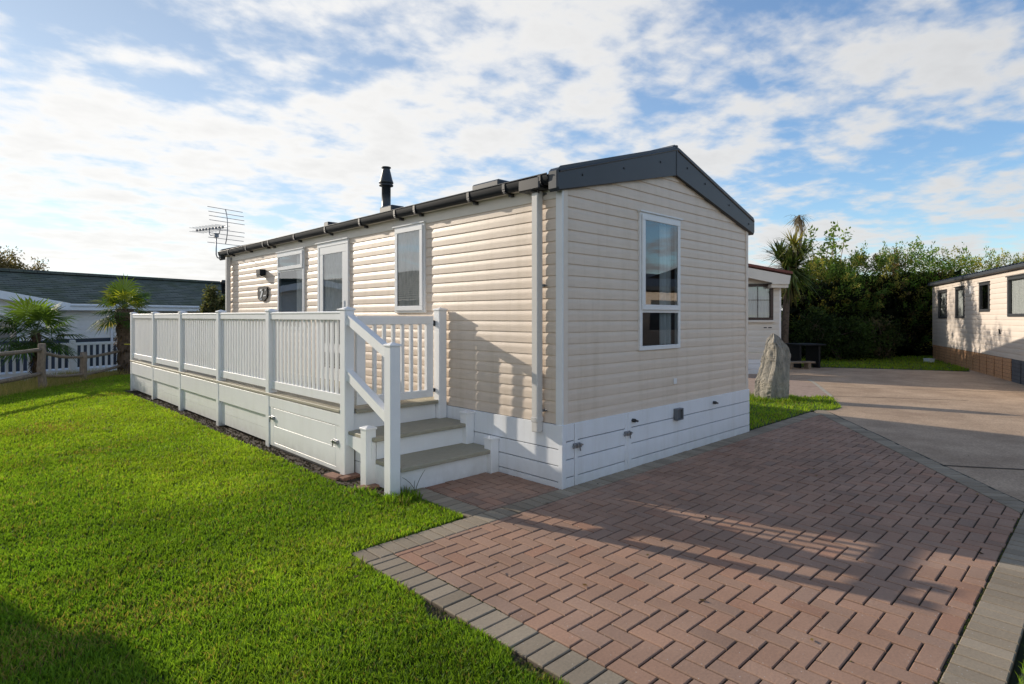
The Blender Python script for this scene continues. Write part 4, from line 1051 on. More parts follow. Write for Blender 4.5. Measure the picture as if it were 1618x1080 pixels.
def shrub(u_, depth, w, h, cols, label, n=4000, lsize=.10, group=None, name='shrub', stems=6, z0=.0):
    t = empty(name, label, 'shrub', px(u_, depth), cdir(1, 0), group)
    b = MB()
    for i in range(stems): b.tube([(rng.normal(0, .05), rng.normal(0, .05), -.05), (rng.normal(0, .2 * w), rng.normal(0, .2 * w), h * .55), (rng.normal(0, .3 * w), rng.normal(0, .25 * w), h * .85)], [.025, .016, .005], 5)
    b.build('stems', 'bark', t)
    k = max(10, n // 30); dv = rand_dir(k); rr = rng.uniform(.35, 1, k) ** .5
    an = np.c_[dv[:, 0] * rr * w / 2, dv[:, 1] * rr * w / 2, z0 + h * .5 + dv[:, 2] * rr * h * .5]; an[:, 2] = np.maximum(an[:, 2], .06)
    P = (an[:, None] + rng.normal(0, .09 * (w + h) / 3, (k, 30, 3))).reshape(-1, 3); P[:, 2] = np.maximum(P[:, 2], .02)
    C = np.repeat(pal(cols, k, .35), 30, 0) * rng.uniform(.7, 1.3, (len(P), 1))
    leaf_mesh('leaves', P, rand_dir(len(P)) + np.array((0, 0, .4)), lsize, lsize * .55, C, parent=t)
    return t
shrub(1330, 20.3, 2.2, 1.5, [(.03, .05, .015), (.05, .085, .022)], 'low dark green shrub at the foot of the hedge left of the pale stemmed one', 4200)
shrub(1388, 20.6, 1.4, 1.6, [(.035, .055, .018), (.10, .09, .05), (.05, .08, .022)], 'shrub with pale seed heads in front of the hedge', 2600)
shrub(1290, 20.0, 1.4, 1.9, [(.02, .035, .012), (.04, .065, .02)], 'dark shrub behind the garden table', 2400)
# loose young tree with upright shoots rising behind the hedge
def shoot_tree():
    t = empty('young_tree', 'pale green loose tree with long upright shoots above the hedge', 'tree', px(1306, 24.5), cdir(1, 0))
    b = MB(); tips = []
    b.tube([(0, 0, 0), (0, 0, 2.2), (.05, 0, 3.2)], [.13, .1, .06], 8)
    for (x, z1_, x0) in ((-.95, 4.6, -.3), (-.35, 4.3, -.1), (-.75, 5.05, -.2), (.25, 5.2, .1), (.85, 4.9, .25), (.5, 4.45, .2), (1.3, 4.1, .4), (1.55, 3.9, .5), (-.1, 4.75, 0)):
        pts = [(x0 * .3, 0, 2.4), (x0 + (x - x0) * .4, rng.normal(0, .15), 2.4 + (z1_ - 2.4) * .5), (x, rng.normal(0, .25), z1_ + .1)]
        b.tube(pts, [.035, .022, .007], 5); tips.append(pts)
    b.build('trunk', 'pale_bark', t)
    P = []; C = []; D = []
    for pts in tips:
        for k in range(70):
            s_ = rng.uniform(.35, 1.02) ; p = np.array(pts[1]) * (1 - s_) + np.array(pts[2]) * s_ if s_ > .5 else np.array(pts[0]) * (1 - s_ * 2) + np.array(pts[1]) * s_ * 2
            P.append(p + rng.normal(0, .10, 3)); D.append(rng.normal(0, 1, 3) + (0, 0, .3)); C.append(np.array((.17, .25, .06)) * rng.uniform(.6, 1.3))
    for k in range(3200):
        q = rand_dir(1)[0] * rng.uniform(.4, 1) ** .5
        P.append(np.array((q[0] * 1.15 - .05, q[1] * .8, 3.05 + q[2] * .95))); D.append(rng.normal(0, 1, 3)); C.append(np.array([(.24, .24, .05), (.17, .2, .04), (.28, .25, .08)][rng.integers(0, 3)]) * rng.uniform(.4, 1.15))
    leaf_mesh('crown', np.array(P), np.array(D), .17, .085, np.array(C), parent=t)
shoot_tree()

# ---- spiky palm (cordyline) with several heads
def strap_leaves(P, D, Cc, origin, n_, ln, cols, updroop=(0.95, -.7), wdt=.05, sag=.5):
    for i in range(n_):
        a = rng.uniform(0, 6.28); el = rng.uniform(updroop[1], updroop[0])
        d = np.array((math.cos(a) * math.cos(el), math.sin(a) * math.cos(el), math.sin(el)))
        P.append(origin); D.append(d); Cc.append(np.array(cols[rng.integers(0, len(cols))]) * rng.uniform(.55, 1.3))
def ribbon_mesh(name, items, mat, parent):
    # items: origin, dir, length, width, sag, colour
    V = []; F = []; C = []; LT = []
    for (o, d, ln, w, sag, c) in items:
        d = np.asarray(d) / np.linalg.norm(d); s = np.cross(d, (0, 0, 1)); s = s / (np.linalg.norm(s) + 1e-6)
        b_ = len(V)
        for k, t_ in enumerate((0, .35, .7, 1.0)):
            p = np.asarray(o) + d * ln * t_ + np.array((0, 0, -1)) * sag * ln * t_ * t_
            ww = w * (.6, 1.0, .75, .08)[k] * .5
            V.append(p - s * ww); V.append(p + s * ww); C += [c, c]
        for k in range(3): F += [b_ + 2 * k, b_ + 2 * k + 1, b_ + 2 * k + 3, b_ + 2 * k + 2]; LT.append(4)
    return np_mesh(name, np.array(V), np.array(F), np.array(LT), np.array(C), mat, parent)
def cordyline():
    D0 = 19.0; base = px(1240, D0); t = empty('cordyline_palm', 'tall spiky leaved palm with bare pale stems beside the white caravan', 'palm tree', base, cdir(1, 0))
    s = D0 / 924.3
    def q(u_, y_): return ((u_ - 1240) * s, 0, 1.5 + (500 - y_) * s)
    b = MB(); b.tube([(0, 0, -.05), (0, 0, .8), (.05, 0, 1.9), q(1246, 428)], [.13, .11, .10, .09], 10); b.build('trunk', 'bark', t)
    b = MB(); b.tube([q(1247, 432), q(1250, 410), q(1253, 392)], [.05, .042, .038], 7); b.tube([q(1256, 425), q(1263, 395), q(1267, 365), q(1266, 352), q(1263, 343)], [.06, .05, .045, .04, .03], 7); b.build('stem', 'pale_bark', t)
    G = [(.07, .12, .035), (.12, .17, .05), (.17, .20, .07), (.05, .075, .025)]
    def head(nm, o, n_, ln, cols, lo, hi, w, sag):
        it = []
        for i in range(n_):
            a = rng.uniform(0, 6.28); el = rng.uniform(lo, hi)
            it.append((np.array(o) + rng.normal(0, .05, 3), (math.cos(a) * math.cos(el), math.sin(a) * math.cos(el), math.sin(el)), ln * rng.uniform(.7, 1.15), w, sag * rng.uniform(.4, 1.3), tuple(np.array(cols[rng.integers(0, len(cols))]) * rng.uniform(.6, 1.3))))
        ribbon_mesh(nm, it, 'frond', t)
    head('crown', (q(1252, 420)[0], .1, q(1252, 424)[2]), 460, .98, G, -.75, 1.25, .055, .28)
    head('crown', (q(1238, 405)[0], .3, q(1238, 405)[2]), 120, .8, G + [(.14, .16, .06)], -.2, 1.3, .05, .2)
    head('crown', q(1254, 388), 110, .75, [(.30, .26, .05), (.22, .24, .05), (.12, .15, .04), (.35, .32, .14)], -1.2, 1.4, .05, .2)
    head('dead_crown', q(1262, 343), 70, .5, [(.30, .24, .17), (.20, .15, .11), (.36, .31, .24)], -1.4, .7, .03, .5)
    head('crown', (q(1278, 400)[0], .5, q(1278, 400)[2]), 90, .7, [(.06, .10, .04), (.04, .07, .03)], .0, 1.3, .045, .15)
    head('dead_skirt', (q(1249, 445)[0], .05, q(1249, 445)[2]), 70, .7, [(.14, .12, .05), (.09, .08, .035), (.06, .07, .025)], -1.5, -.5, .05, .3)
cordyline()

# ---- fan palms behind the fence
def fan_palm(u_, depth, zc, label, n_f, R_, trunk_r, seed, yl=0.0):
    base = px(u_, depth); base.z = gz(base.x, base.y) - .05
    t = empty('fan_palm', label, 'palm tree', base, cdir(1, 0), 'fan palms behind the rustic fence')
    H = zc - base.z
    b = MB(); pts = []; rr = []
    for i in range(14):
        f = i / 13; pts.append((.03 * math.sin(f * 3), .02 * f, -.05 + f * (H + .03))); rr.append(trunk_r * (.8 + .35 * f) * (1 + .1 * math.sin(i * 2.3)))
    b.tube(pts, rr, 10)
    b.build('trunk', 'bark', t)
    it = [(np.array((math.cos(a) * trunk_r * .85, math.sin(a) * trunk_r * .85, z)), (math.cos(a) * .7, math.sin(a) * .7, 1 if rng.random() < .6 else -.8), rng.uniform(.08, .2), .03, .2, tuple(np.array((.11, .08, .055)) * rng.uniform(.5, 1.5))) for a, z in zip(rng.uniform(0, 6.28, 260), rng.uniform(.1, H, 260))]
    ribbon_mesh('fibre', it, 'leaf', t)
    rods = MB(); V = []; F = []; C = []; LT = []
    for i in range(n_f):
        a = i * 2.399 + seed; el = 1.25 - 1.9 * (i / (n_f - 1)) ** .9 + rng.normal(0, .08)
        d = np.array((math.cos(a) * math.cos(el), math.sin(a) * math.cos(el), math.sin(el)))
        pl_ = R_ * rng.uniform(.42, .6); o = np.array((0, 0, H)); tip = o + d * pl_ + np.array((0, 0, -.05 * (1 - d[2])))
        rods.tube([tuple(o), tuple((o + tip) / 2 + np.array((0, 0, .02))), tuple(tip)], [.012, .010, .008], 5)
        side = np.cross(d, (0, 0, 1.0)); side = side / (np.linalg.norm(side) + 1e-6); nrm = np.cross(side, d)
        fl = R_ * rng.uniform(.5, .66); m = 26
        base_c = np.array((.055, .105, .022)) if i > n_f * .2 else np.array((.10, .16, .03))
        if yl and rng.random() < yl: base_c = np.array((.20, .22, .03))
        if i > n_f * .85: base_c = np.array((.16, .14, .06)) if rng.random() < .5 else base_c
        base_c = base_c * rng.uniform(.8, 1.75)
        for k in range(m):
            th = (k / (m - 1) - .5) * 2 * R(128); e = d * math.cos(th) + side * math.sin(th)
            L_ = fl * (.7 + .3 * math.cos(th * .6)) * rng.uniform(.9, 1.08)
            s2 = d * -math.sin(th) + side * math.cos(th); fold = nrm * .012 * (1 if k % 2 else -1)
            b0 = len(V); w = R_ * .032
            pm = tip + e * L_ * .55 + fold + np.array((0, 0, -.02)); pe = tip + e * L_ + np.array((0, 0, -.20 * L_ * rng.uniform(.5, 1.9)))
            V += [tip, pm - s2 * w * .75, pm + s2 * w * .75, pe]; c = base_c * rng.uniform(.8, 1.2); C += [c] * 4
            F += [b0, b0 + 1, b0 + 2, b0 + 1, b0 + 3, b0 + 2]; LT += [3, 3]
    rods.build('petioles', 'palm_stalk', t)
    np_mesh('fronds', np.array(V), np.array(F), np.array(LT), np.array(C), 'frond', t)
M['palm_stalk'] = solid('palm_stalk', (.10, .14, .04), .5)
fan_palm(56, 14.3, 1.12, 'shorter fan palm with wide dark crown behind the leftmost fence post', 26, .98, .075, 0)
fan_palm(196, 15.6, 1.72, 'taller fan palm with thick fibrous trunk next to the white deck', 25, .86, .20, 2, yl=.25)
# yellow strap round the tall palm
p_ = px(203, 15.3, .78); b = MB(); b.box(-.10, .12, -.012, .012, -.012, .012, .003)
M['yellow'] = solid('yellow_strap', (.6, .55, .05), .5); tag(b.build('strap', 'yellow', loc=p_, rz=cdir(1, .1)), 'yellow strap tied at the tall fan palm trunk', 'strap')

# ================================================================= SPLIT RAIL FENCE
fn_ = empty('split_rail_fence', 'weathered wooden split rail fence along the edge of the lawn', 'fence', (FP0.x, FP0.y, 0))
fpts = [((-4.75, 9.35), .95), ((-2.46, 12.43), .93), ((-1.575, 13.66), .66), ((-.35, 15.3), .80)]
FO = (FP0.x, FP0.y, 0)
for (xy, h) in fpts:
    b = MB(); pts = [(xy[0] + rng.normal(0, .006), xy[1] + rng.normal(0, .006), z) for z in np.linspace(-.1, h, 7)]
    b.tube(pts, [.078, .08, .074, .078, .073, .076, .068], 7); b.build('post', 'wood_old', fn_, FO)
def rail(p, q, za, zb, sag, r=.038):
    b = MB(); pts = []
    for i in range(9):
        f = i / 8; pts.append((p[0] + (q[0] - p[0]) * f, p[1] + (q[1] - p[1]) * f, za + (zb - za) * f - sag * 4 * f * (1 - f) + rng.normal(0, .004)))
    b.tube(pts, [r * rng.uniform(.85, 1.15) for _ in pts], 6); b.build('rail', 'wood_old', fn_, FO)
rail(fpts[0][0], fpts[1][0], .80, .80, .02, .045); rail(fpts[0][0], fpts[1][0], .20, .30, .02, .045)
rail(fpts[1][0], fpts[2][0], .74, .55, .045); rail(fpts[1][0], fpts[2][0], .26, .14, .03)
rail(fpts[2][0], fpts[3][0], .52, .62, .01); rail(fpts[2][0], fpts[3][0], .12, .24, .02)

# ================================================================= LEFT LODGE
def tiled_slope(mb, p0, ux, up, length, rows, rh, step=.022, nseg=1):
    # p0 eave corner, ux unit along eave, up unit up-slope
    p0 = Vector(p0); ux = Vector(ux); up = Vector(up); nr = ux.cross(up).normalized()
    for i in range(rows):
        a = p0 + up * (i * rh) + nr * step; bq = p0 + up * ((i + 1) * rh) + nr * .002
        mb.add([tuple(a), tuple(a + ux * length), tuple(bq + ux * length), tuple(bq)], [(0, 1, 2, 3)])
        a2 = p0 + up * (i * rh)
        mb.add([tuple(a2), tuple(a2 + ux * length), tuple(a + ux * length), tuple(a)], [(0, 1, 2, 3)])
def tile_mat():
    m, nt, out = new_mat('mossy_slate_tiles')
    p = N(nt, 'ShaderNodeBsdfPrincipled', ins={'Roughness': .75, 'Specular IOR Level': .3}); tc = N(nt, 'ShaderNodeTexCoord')
    br = N(nt, 'ShaderNodeTexBrick', ins={'Scale': 1.0, 'Mortar Size': .008, 'Brick Width': .4, 'Row Height': .2}); br.inputs['Color1'].default_value = (.09, .11, .092, 1); br.inputs['Color2'].default_value = (.16, .18, .155, 1); br.inputs['Mortar'].default_value = (.02, .02, .02, 1)
    L(nt, tc.outputs['Object'], br.inputs['Vector'])
    no = N(nt, 'ShaderNodeTexNoise', ins={'Scale': 1.3, 'Detail': 7.0}); L(nt, tc.outputs['Object'], no.inputs['Vector'])
    mx = N(nt, 'ShaderNodeMixRGB'); mx.inputs['Color2'].default_value = (.06, .085, .035, 1)
    mr = N(nt, 'ShaderNodeMapRange', ins={'From Min': .45, 'From Max': .7, 'To Min': 0., 'To Max': .7}); L(nt, no.outputs['Fac'], mr.inputs['Value'])
    L(nt, mr.outputs[0], mx.inputs['Fac']); L(nt, br.outputs['Color'], mx.inputs['Color1']); L(nt, mx.outputs[0], p.inputs['Base Color']); L(nt, p.outputs[0], out.inputs[0]); return m
M['tiles'] = tile_mat(); M['terracotta'] = M['tiles'].copy(); M['terracotta'].name = 'brown_tiles'
for nd in M['terracotta'].node_tree.nodes:
    if nd.type == 'TEX_BRICK':
        nd.inputs['Color1'].default_value = (.36, .30, .25, 1); nd.inputs['Color2'].default_value = (.14, .11, .09, 1); nd.inputs['Mortar'].default_value = (.015, .012, .01, 1); nd.inputs['Mortar Size'].default_value = .03
    if nd.type == 'MIX_RGB': nd.inputs['Color2'].default_value = (.16, .14, .10, 1)
M['slate_plinth'] = solid('slate_plinth', (.03, .04, .055), .6)  # near-black blue for the sheets added behind the pickets
LB = -.62
lo_p = cp(-14.2, 18, LB)
lodge = empty('holiday_lodge', 'pale holiday lodge with mossy dark tiled roof behind the fan palms', 'lodge', lo_p, cdir(.45, .893))
# local: x along the long wall (away to the right), y back; wall y=0; gable bay x in [-6,0]
EZ = 2.52; RZ = 3.60; RD = 3.1
FL = lambda u_, o_, z_: (u_, -o_, z_)
b = MB(FL); siding(b, -.2, 13, .2, EZ, [(2.6, 5.0, 1.0, 2.12)], c=.15, depth=.012); b.build('wall', 'lodge_wall', lodge)
b = MB(); su = Vector((0, RD, RZ - EZ)).normalized()
tiled_slope(b, (-12, -.28, EZ - .08), (1, 0, 0), su, 25.5, 17, .2085)
b.add([(-12, RD - .0, RZ + .03), (13.5, RD, RZ + .03), (13.5, 2 * RD, EZ), (-12, 2 * RD, EZ)], [(0, 1, 2, 3)])
b.tube([(-12, RD - .05, RZ + .06), (13.5, RD - .05, RZ + .06)], .07, 8)
# gable bay roof: ridge at x=-5 running forward
gr = .26
for (xa, sgn) in ((0.0, 1), (-10.0, -1)):
    n_ = 14
    for i in range(n_):
        f0, f1 = i / n_, (i + 1) / n_
        x0_, x1_ = xa - sgn * 5 * f0, xa - sgn * 5 * f1; z0_, z1_ = EZ + gr * 5 * f0 * .7, EZ + gr * 5 * f1 * .7
        back0 = (z0_ - EZ + .08) / (RZ - EZ) * RD; back1 = (z1_ - EZ + .08) / (RZ - EZ) * RD
        b.add([(x0_, -.75, z0_ + .05), (x0_, back0, z0_ + .05), (x1_, back1, z1_ + .025), (x1_, -.75, z1_ + .025)], [(0, 1, 2, 3)])
rfl = b.build('roof', 'tiles', lodge)
b = MB(); b.lathe((7.2, 1.6, EZ + .55), [(.1, -.3), (.1, .42), (.13, .42), (.13, .56), (.1, .62), (0, .63)], 12); b.build('flue', 'black_plastic', rfl)
b = MB(); b.add([(6.9, 1.25, EZ + .42), (7.5, 1.25, EZ + .42), (7.5, 1.9, EZ + .70), (6.9, 1.9, EZ + .70)], [(0, 1, 2, 3)]); b.build('flashing', 'lodge_white', rfl)
b = MB(); b.box(.02, 13.2, -.36, -.26, EZ - .2, EZ - .03, .01); b.tube([(.02, -.36, EZ - .05), (13.2, -.36, EZ - .05)], .05, 8)
b.tube([(2.0, -.3, EZ - .14), (2.0, -.28, EZ - .26), (1.75, -.06, EZ - .42), (1.75, -.05, .2)], .04, 8); b.build('gutter', 'lodge_white', lodge)
b = MB(); b.box(.0, 13, -.03, -.02, .45, 1.42); b.box(-9.9, -.1, -.53, -.515, .45, 1.42); b.build('plinth', 'slate_plinth', lodge)  # dark sheets added on the wall so the picket gaps read dark
# gable bay walls and bargeboards
b = MB(FL); siding(b, -10, -.1, .2, 3.5, [(-2.6, -1.0, .9, 2.1)], c=.15, depth=.012, lo=lambda z: max(-9.9, -10 + max(0, (z - EZ) / (.7 * gr))), hi=lambda z: min(-.1, -max(0, (z - EZ) / (.7 * gr)) - .05))
for i in range(len(b.v)): b.v[i] = (b.v[i][0], b.v[i][1] - .5, b.v[i][2])
b.build('wall', 'lodge_wall', lodge)
b = MB(); b.box(-.112, -.1, -.5, 0, .2, EZ); b.build('wall', 'lodge_wall', lodge)
b = MB(); b.bar((.12, -.80, EZ - .10), (-5.0, -.80, EZ - .06 + .7 * gr * 5), .06, .22); b.bar((-10.1, -.80, EZ - .10), (-5.0, -.80, EZ - .06 + .7 * gr * 5), .06, .22); b.build('bargeboard', 'lodge_white', lodge)
def lodge_win(u0, u1, z0, z1, y):
    mpf = lambda u_, o_, z_: (u_, y - o_, z_)
    b = MB(mpf); b.ring(u0, u1, z0, z1, .08, -.02, .03); b.box((u0 + u1) / 2 - .03, (u0 + u1) / 2 + .03, -.02, .028, z0 + .08, z1 - .08); w = b.build('window', 'lodge_white', lodge)
    b = pane(mpf, u0 + .07, u1 - .07, z0 + .07, z1 - .07, .004); b.build('pane', 'glass', w)
    b = MB(mpf); room_box(b, u0 + .05, u1 - .05, z0 + .05, z1 - .05, .6); b.build('room', 'dark_room', w)
    b = MB(mpf); curtain_sheet(b, u0 + .08, u1 - .08, z0 + .08, z1 - .08, -.05, .012, .12); b.build('curtain', 'curtain', w)
lodge_win(2.6, 5.0, 1.0, 2.12, 0); lodge_win(-2.6, -1.0, .9, 2.1, -.5)
# lodge deck with picket rail
ld = empty('picket_deck', 'white picket railed deck in front of the pale holiday lodge', 'deck', lo_p, cdir(.45, .893))
b = MB(); b.box(-8, 9, -2.6, -.55, .12, .52); b.build('platform', 'lodge_white', ld)
b = MB()
for z0_ in (.02, .17, .32, .47): b.box(-8, 9, -2.63, -2.605, z0_ - .12, z0_ + .02)
b.build('skirting_panel', 'lodge_white', ld)
b = MB(); b.box(-8, 9, -2.635, -2.57, 1.32, 1.40, .004); b.box(-8, 9, -2.63, -2.58, .58, .66, .004); rl = b.build('railing', 'lodge_white', ld)
b = MB()
for k in range(106): b.box(-7.9 + k * .158, -7.9 + k * .158 + .062, -2.618, -2.59, .66, 1.32)
b.build('pickets', 'lodge_white', rl)
for k in range(10):
    b = MB(); b.box(-7.95 + k * 1.8, -7.83 + k * 1.8, -2.66, -2.56, -.1, 1.48, .006); b.build('post', 'lodge_white', ld)
b = MB(); b.box(-8, 9, -.56, -.54, .5, .55); b.build('platform_edge', 'lodge_white', ld)

# olive bush beyond the far corner, thin tree behind the lodge roof
def loose_tree(name, u_, depth, zb, h, w, cols, label, n, lsize, z_lo=.25, dens=24, bark='bark', group=None):
    base = px(u_, depth, zb); t = empty(name, label, 'tree', base, cdir(1, 0), group)
    b = MB(); tips = []
    b.tube([(0, 0, -.1), (.05, 0, h * .35), (0, .05, h * .55)], [.05 * h / 3, .04 * h / 3, .025 * h / 3], 7)
    for i in range(26):
        a = rng.uniform(0, 6.28); rr = rng.uniform(.3, 1) * w / 2; z1_ = h * rng.uniform(.45, 1.0); rr *= math.sqrt(max(.05, 1 - (z1_ / h * 1.02 - .45) ** 2 * 2.4)) if z1_ / h < 1 else .3
        s0 = (0, 0, h * rng.uniform(.2, .5)); m_ = (math.cos(a) * rr * .5, math.sin(a) * rr * .5, (s0[2] + z1_) / 2 + .05 * h); e = (math.cos(a) * rr, math.sin(a) * rr, z1_)
        b.tube([s0, m_, e], [.02 * h / 4, .012 * h / 4, .004], 5); tips.append((m_, e))
    b.build('trunk', bark, t)
    P = []
    per = n // len(tips)
    for (m_, e) in tips:
        f = rng.uniform(.1, 1.05, (per, 1)); P.append(np.array(m_) * (1 - f) + np.array(e) * f + rng.normal(0, .045 * w, (per, 3)))
    P = np.concatenate(P); leaf_mesh('crown', P, rand_dir(len(P)) + (0, 0, .3), lsize, lsize * .4, pal(cols, len(P), .35), parent=t)
loose_tree('olive_tree', 338, 17.5, -.4, 2.85, 1.35, [(.07, .085, .04), (.10, .115, .06), (.05, .06, .03), (.17, .16, .08)], 'grey green olive bush at the far corner of the cream caravan', 11000, .10)
loose_tree('autumn_tree', 10, 34, -1.2, 6.5, 4.6, [(.17, .13, .06), (.12, .11, .04), (.20, .15, .08)], 'thin brown autumn tree showing above the lodge roof', 15000, .17)

# ================================================================= WHITE CARAVAN BEHIND (red roof)
c2 = empty('white_caravan', 'white static caravan with red roof and dark brown window behind the stone', 'static caravan', cp(4.0, 15.4), cdir(1, 0))
F2 = lambda u_, o_, z_: (u_, -o_, z_)
b = MB(F2); siding(b, .03, 3.04, .56, 3.0, [(1.32, 2.86, 1.41, 2.36)], c=.15, depth=.013, hi=lambda z: min(3.04, 3.07 - max(0, (z - 2.62)) / .24)); b.build('wall', 'cv_white', c2)
b = MB(); b.box(3.055, 3.07, 0, 9, .56, 2.6); b.build('wall', 'cv_white', c2)
b = MB(F2); b.box(3.03, 3.075, -.02, .02, .55, 2.62, .003); b.build('corner_trim', 'upvc', c2)
b = MB(F2)
planks(b, .0, 3.03, [.12, .26], .0, .02, .38); b.build('skirting_panel', 'skirting', c2)
b = MB(F2); b.box(0, 3.05, -.02, .03, .385, .55, .003); b.build('skirting_rail', 'frieze', c2)
b = MB(); b.add([(-.2, -.30, 3.24), (3.22, -.30, 2.60), (3.22, 9, 2.60), (-.2, 9, 3.24)], [(0, 1, 2, 3)]); b.add([(-.2, -.32, 3.29), (3.24, -.32, 2.665), (3.24, 9, 2.665), (-.2, 9, 3.29)], [(0, 1, 2, 3)]); b.add([(-.2, -.32, 3.22), (3.24, -.32, 2.60), (3.24, -.32, 2.665), (-.2, -.32, 3.29)], [(0, 1, 2, 3)]); b.build('roof', 'red_tile', c2)
b = MB(); b.prism([(-.2, 2.98), (2.72, 2.36 + .02), (2.72, 2.34), (3.16, 2.34), (3.2, 2.56), (-.2, 3.2)], lambda p, a: (p[0], a, p[1]), -.30, -.25); b.box(2.72, 3.16, -.25, .0, 2.25, 2.34, .004); b.build('bargeboard', 'cv_white', c2)
b = MB(F2); b.ring(1.32, 2.04, 1.41, 2.36, .05, -.02, .05); b.ring(2.08, 2.86, 1.41, 2.36, .07, -.02, .05); w2 = b.build('window', 'dark_frame', c2)
b = MB(F2); b.box(1.28, 2.9, -.02, .09, 1.35, 1.41, .006); b.box(2.04, 2.08, -.02, .06, 1.41, 2.36); b.build('sill', 'cv_white', w2)
pane(F2, 1.36, 2.0, 1.45, 2.32, .004).build('pane', 'glass', w2); pane(F2, 2.14, 2.8, 1.47, 2.3, .004).build('pane', 'glass', w2)
b = MB(F2); room_box(b, 1.34, 2.84, 1.43, 2.34, .6); b.build('room', 'dark_room', w2)
b = MB(F2); curtain_sheet(b, 2.14, 2.8, 1.47, 2.3, -.06, .015, .1); curtain_sheet(b, 1.36, 2.0, 1.45, 2.32, -.06, .015, .1); b.build('curtain', 'curtain', w2)
b = MB(F2); b.box(2.46, 2.475, .006, .014, 1.47, 2.3); b.box(2.14, 2.8, .006, .014, 1.93, 1.945); b.build('glazing_bar', 'dark_frame', w2)
b = MB(F2); b.box(2.62, 2.70, .013, .018, 1.2, 1.225); b.box(2.74, 2.83, .013, .018, 1.2, 1.225); b.build('badge', 'gutter', c2)
aerial('tv_aerial', 'thin aerial pointing left above the red roofed white caravan', tuple(px(1243, 19.4, 2.7)), .85, cdir(-1, .12), .95, 5, .13, False, scale=1.0)

# ================================================================= GARDEN TABLE
gt_ = empty('garden_table', 'dark garden table standing behind the stone by the hedge', 'table', px(1271, 17.4), cdir(1, .15))
b = MB(); b.box(-.42, .42, -.4, .4, .66, .70, .006); b.build('tabletop', 'gutter', gt_)
for sx in (-.33, .28):
    b = MB(); b.box(sx - .03, sx + .03, -.3, .3, 0, .66, .005); b.build('leg', 'gutter', gt_)
gb = empty('bench', 'low pale wooden bench seat beneath the dark garden table', 'bench', px(1262, 16.9), cdir(1, .15))
b = MB(); b.box(-.4, .45, -.13, .13, .16, .21, .006); b.build('seat', 'wood_old', gb)
for sx in (-.28, .28):
    b = MB(); b.box(sx - .05, sx + .05, -.1, .1, -.01, .16, .004); b.build('leg', 'wood_old', gb)

# ================================================================= RIGHT CARAVAN
rp = cp(14.9, 20.7); ra = cdir(-.4186, -.908)
rc = empty('cream_caravan', 'cream caravan with dark grey windows and timber skirt at the far right', 'static caravan', rp, ra)
RM = lambda u_, o_, z_: (u_, -o_, z_)
wins = [(.89, 1.98, 1.45, 2.37), (3.03, 3.98, 1.46, 2.39), (5.42, 6.27, 1.63, 2.40), (7.6, 9.4, 1.5, 2.43), (10.4, 11.4, 1.5, 2.43)]
b = MB(RM); siding(b, .03, 12, .52, 2.63, wins, c=.13, depth=.014); 
M['cv_cream'] = solid('cream_boards', (.68, .60, .53), .45, .03, 3.0)
b.build('wall', 'cv_cream', rc)
b = MB(); b.box(.0, .03, -.018, .02, .44, 2.66, .003); b.box(0.0, .012, 0.02, 3.6, .44, 2.6); b.build('wall', 'cv_cream', rc)
b = MB(); b.box(.01, 12, .02, 3.6, .0, .45); b.build('underfloor', 'gap', rc)
b = MB()
ns = 110; cl_ = [(-.12, 2.68), (.25, 2.74), (.25, 2.725), (.7, 2.80), (.7, 2.785), (1.8, 2.96)]
vs = []
for j in range(ns + 1):
    uu = -.12 + 12.2 * j / ns; wv = .018 * math.cos(2 * math.pi * j / 2.0)
    for (yq, zq) in cl_: vs.append((uu, yq, zq + wv))
b.add(vs, [(j * 6 + i, (j + 1) * 6 + i, (j + 1) * 6 + i + 1, j * 6 + i + 1) for j in range(ns) for i in range(5)])
b.add([(-.12, 1.8, 2.96), (12, 1.8, 2.96), (12, 3.75, 2.66), (-.12, 3.75, 2.66)], [(0, 1, 2, 3)])
b.box(-.12, 12, -.14, -.02, 2.58, 2.66, .01); b.build('roof', 'roof_dark', rc)
for wn in wins:
    b = MB(RM); b.ring(*wn, .07, -.02, .035); b.box(wn[0] - .03, wn[1] + .03, 0, .06, wn[3] - .002, wn[3] + .02); w = b.build('window', 'grey_frame', rc)
    b = pane(RM, wn[0] + .06, wn[1] - .06, wn[2] + .06, wn[3] - .06, .004); b.build('pane', 'glass_long', w)
    b = MB(RM); room_box(b, wn[0] + .04, wn[1] - .04, wn[2] + .04, wn[3] - .04, .5); b.build('room', 'dark_room', w)
    if wn[0] != 5.42:
        b = MB(RM); curtain_sheet(b, wn[0] + .08, wn[1] - .08, wn[2] + .07, wn[3] - .07, -.05, .014, .12); b.build('curtain', 'curtain', w)
b = MB(RM); b.box(4.72, 4.84, .0, .08, 2.14, 2.36, .01); b.build('meter_box', 'upvc', rc)
b = MB(RM); b.tube([(7.1, .03, 1.08), (7.1, .05, 1.2)], .015, 6); b.build('outlet_pipe', 'gutter', rc)
# timber skirt: framed fence panels
for k in range(19):
    u0 = .02 + k * .6; b = MB(RM); gm = 'fence_wood' if k < 13 else 'fence_grey'
    for r_ in range(6): b.box(u0 + .035, u0 + .565, .0 + .003 * (r_ % 2), .018, -.02 + r_ * .09, .062 + r_ * .09)
    b.build('skirting_panel', gm, rc)
M['blue_white'] = solid('pale_plastic', (.62, .70, .76), .5)
b = MB(); b.box(-.12, .12, -.1, .1, 0, .10, .012); b.box(-.13, .13, -.11, .11, .10, .125, .008); tag(b.build('storage_tub', 'blue_white', loc=px(1468, 19.2), rz=cdir(1, .2)), 'small pale plastic tub on the grass by the far right caravan', 'tub')

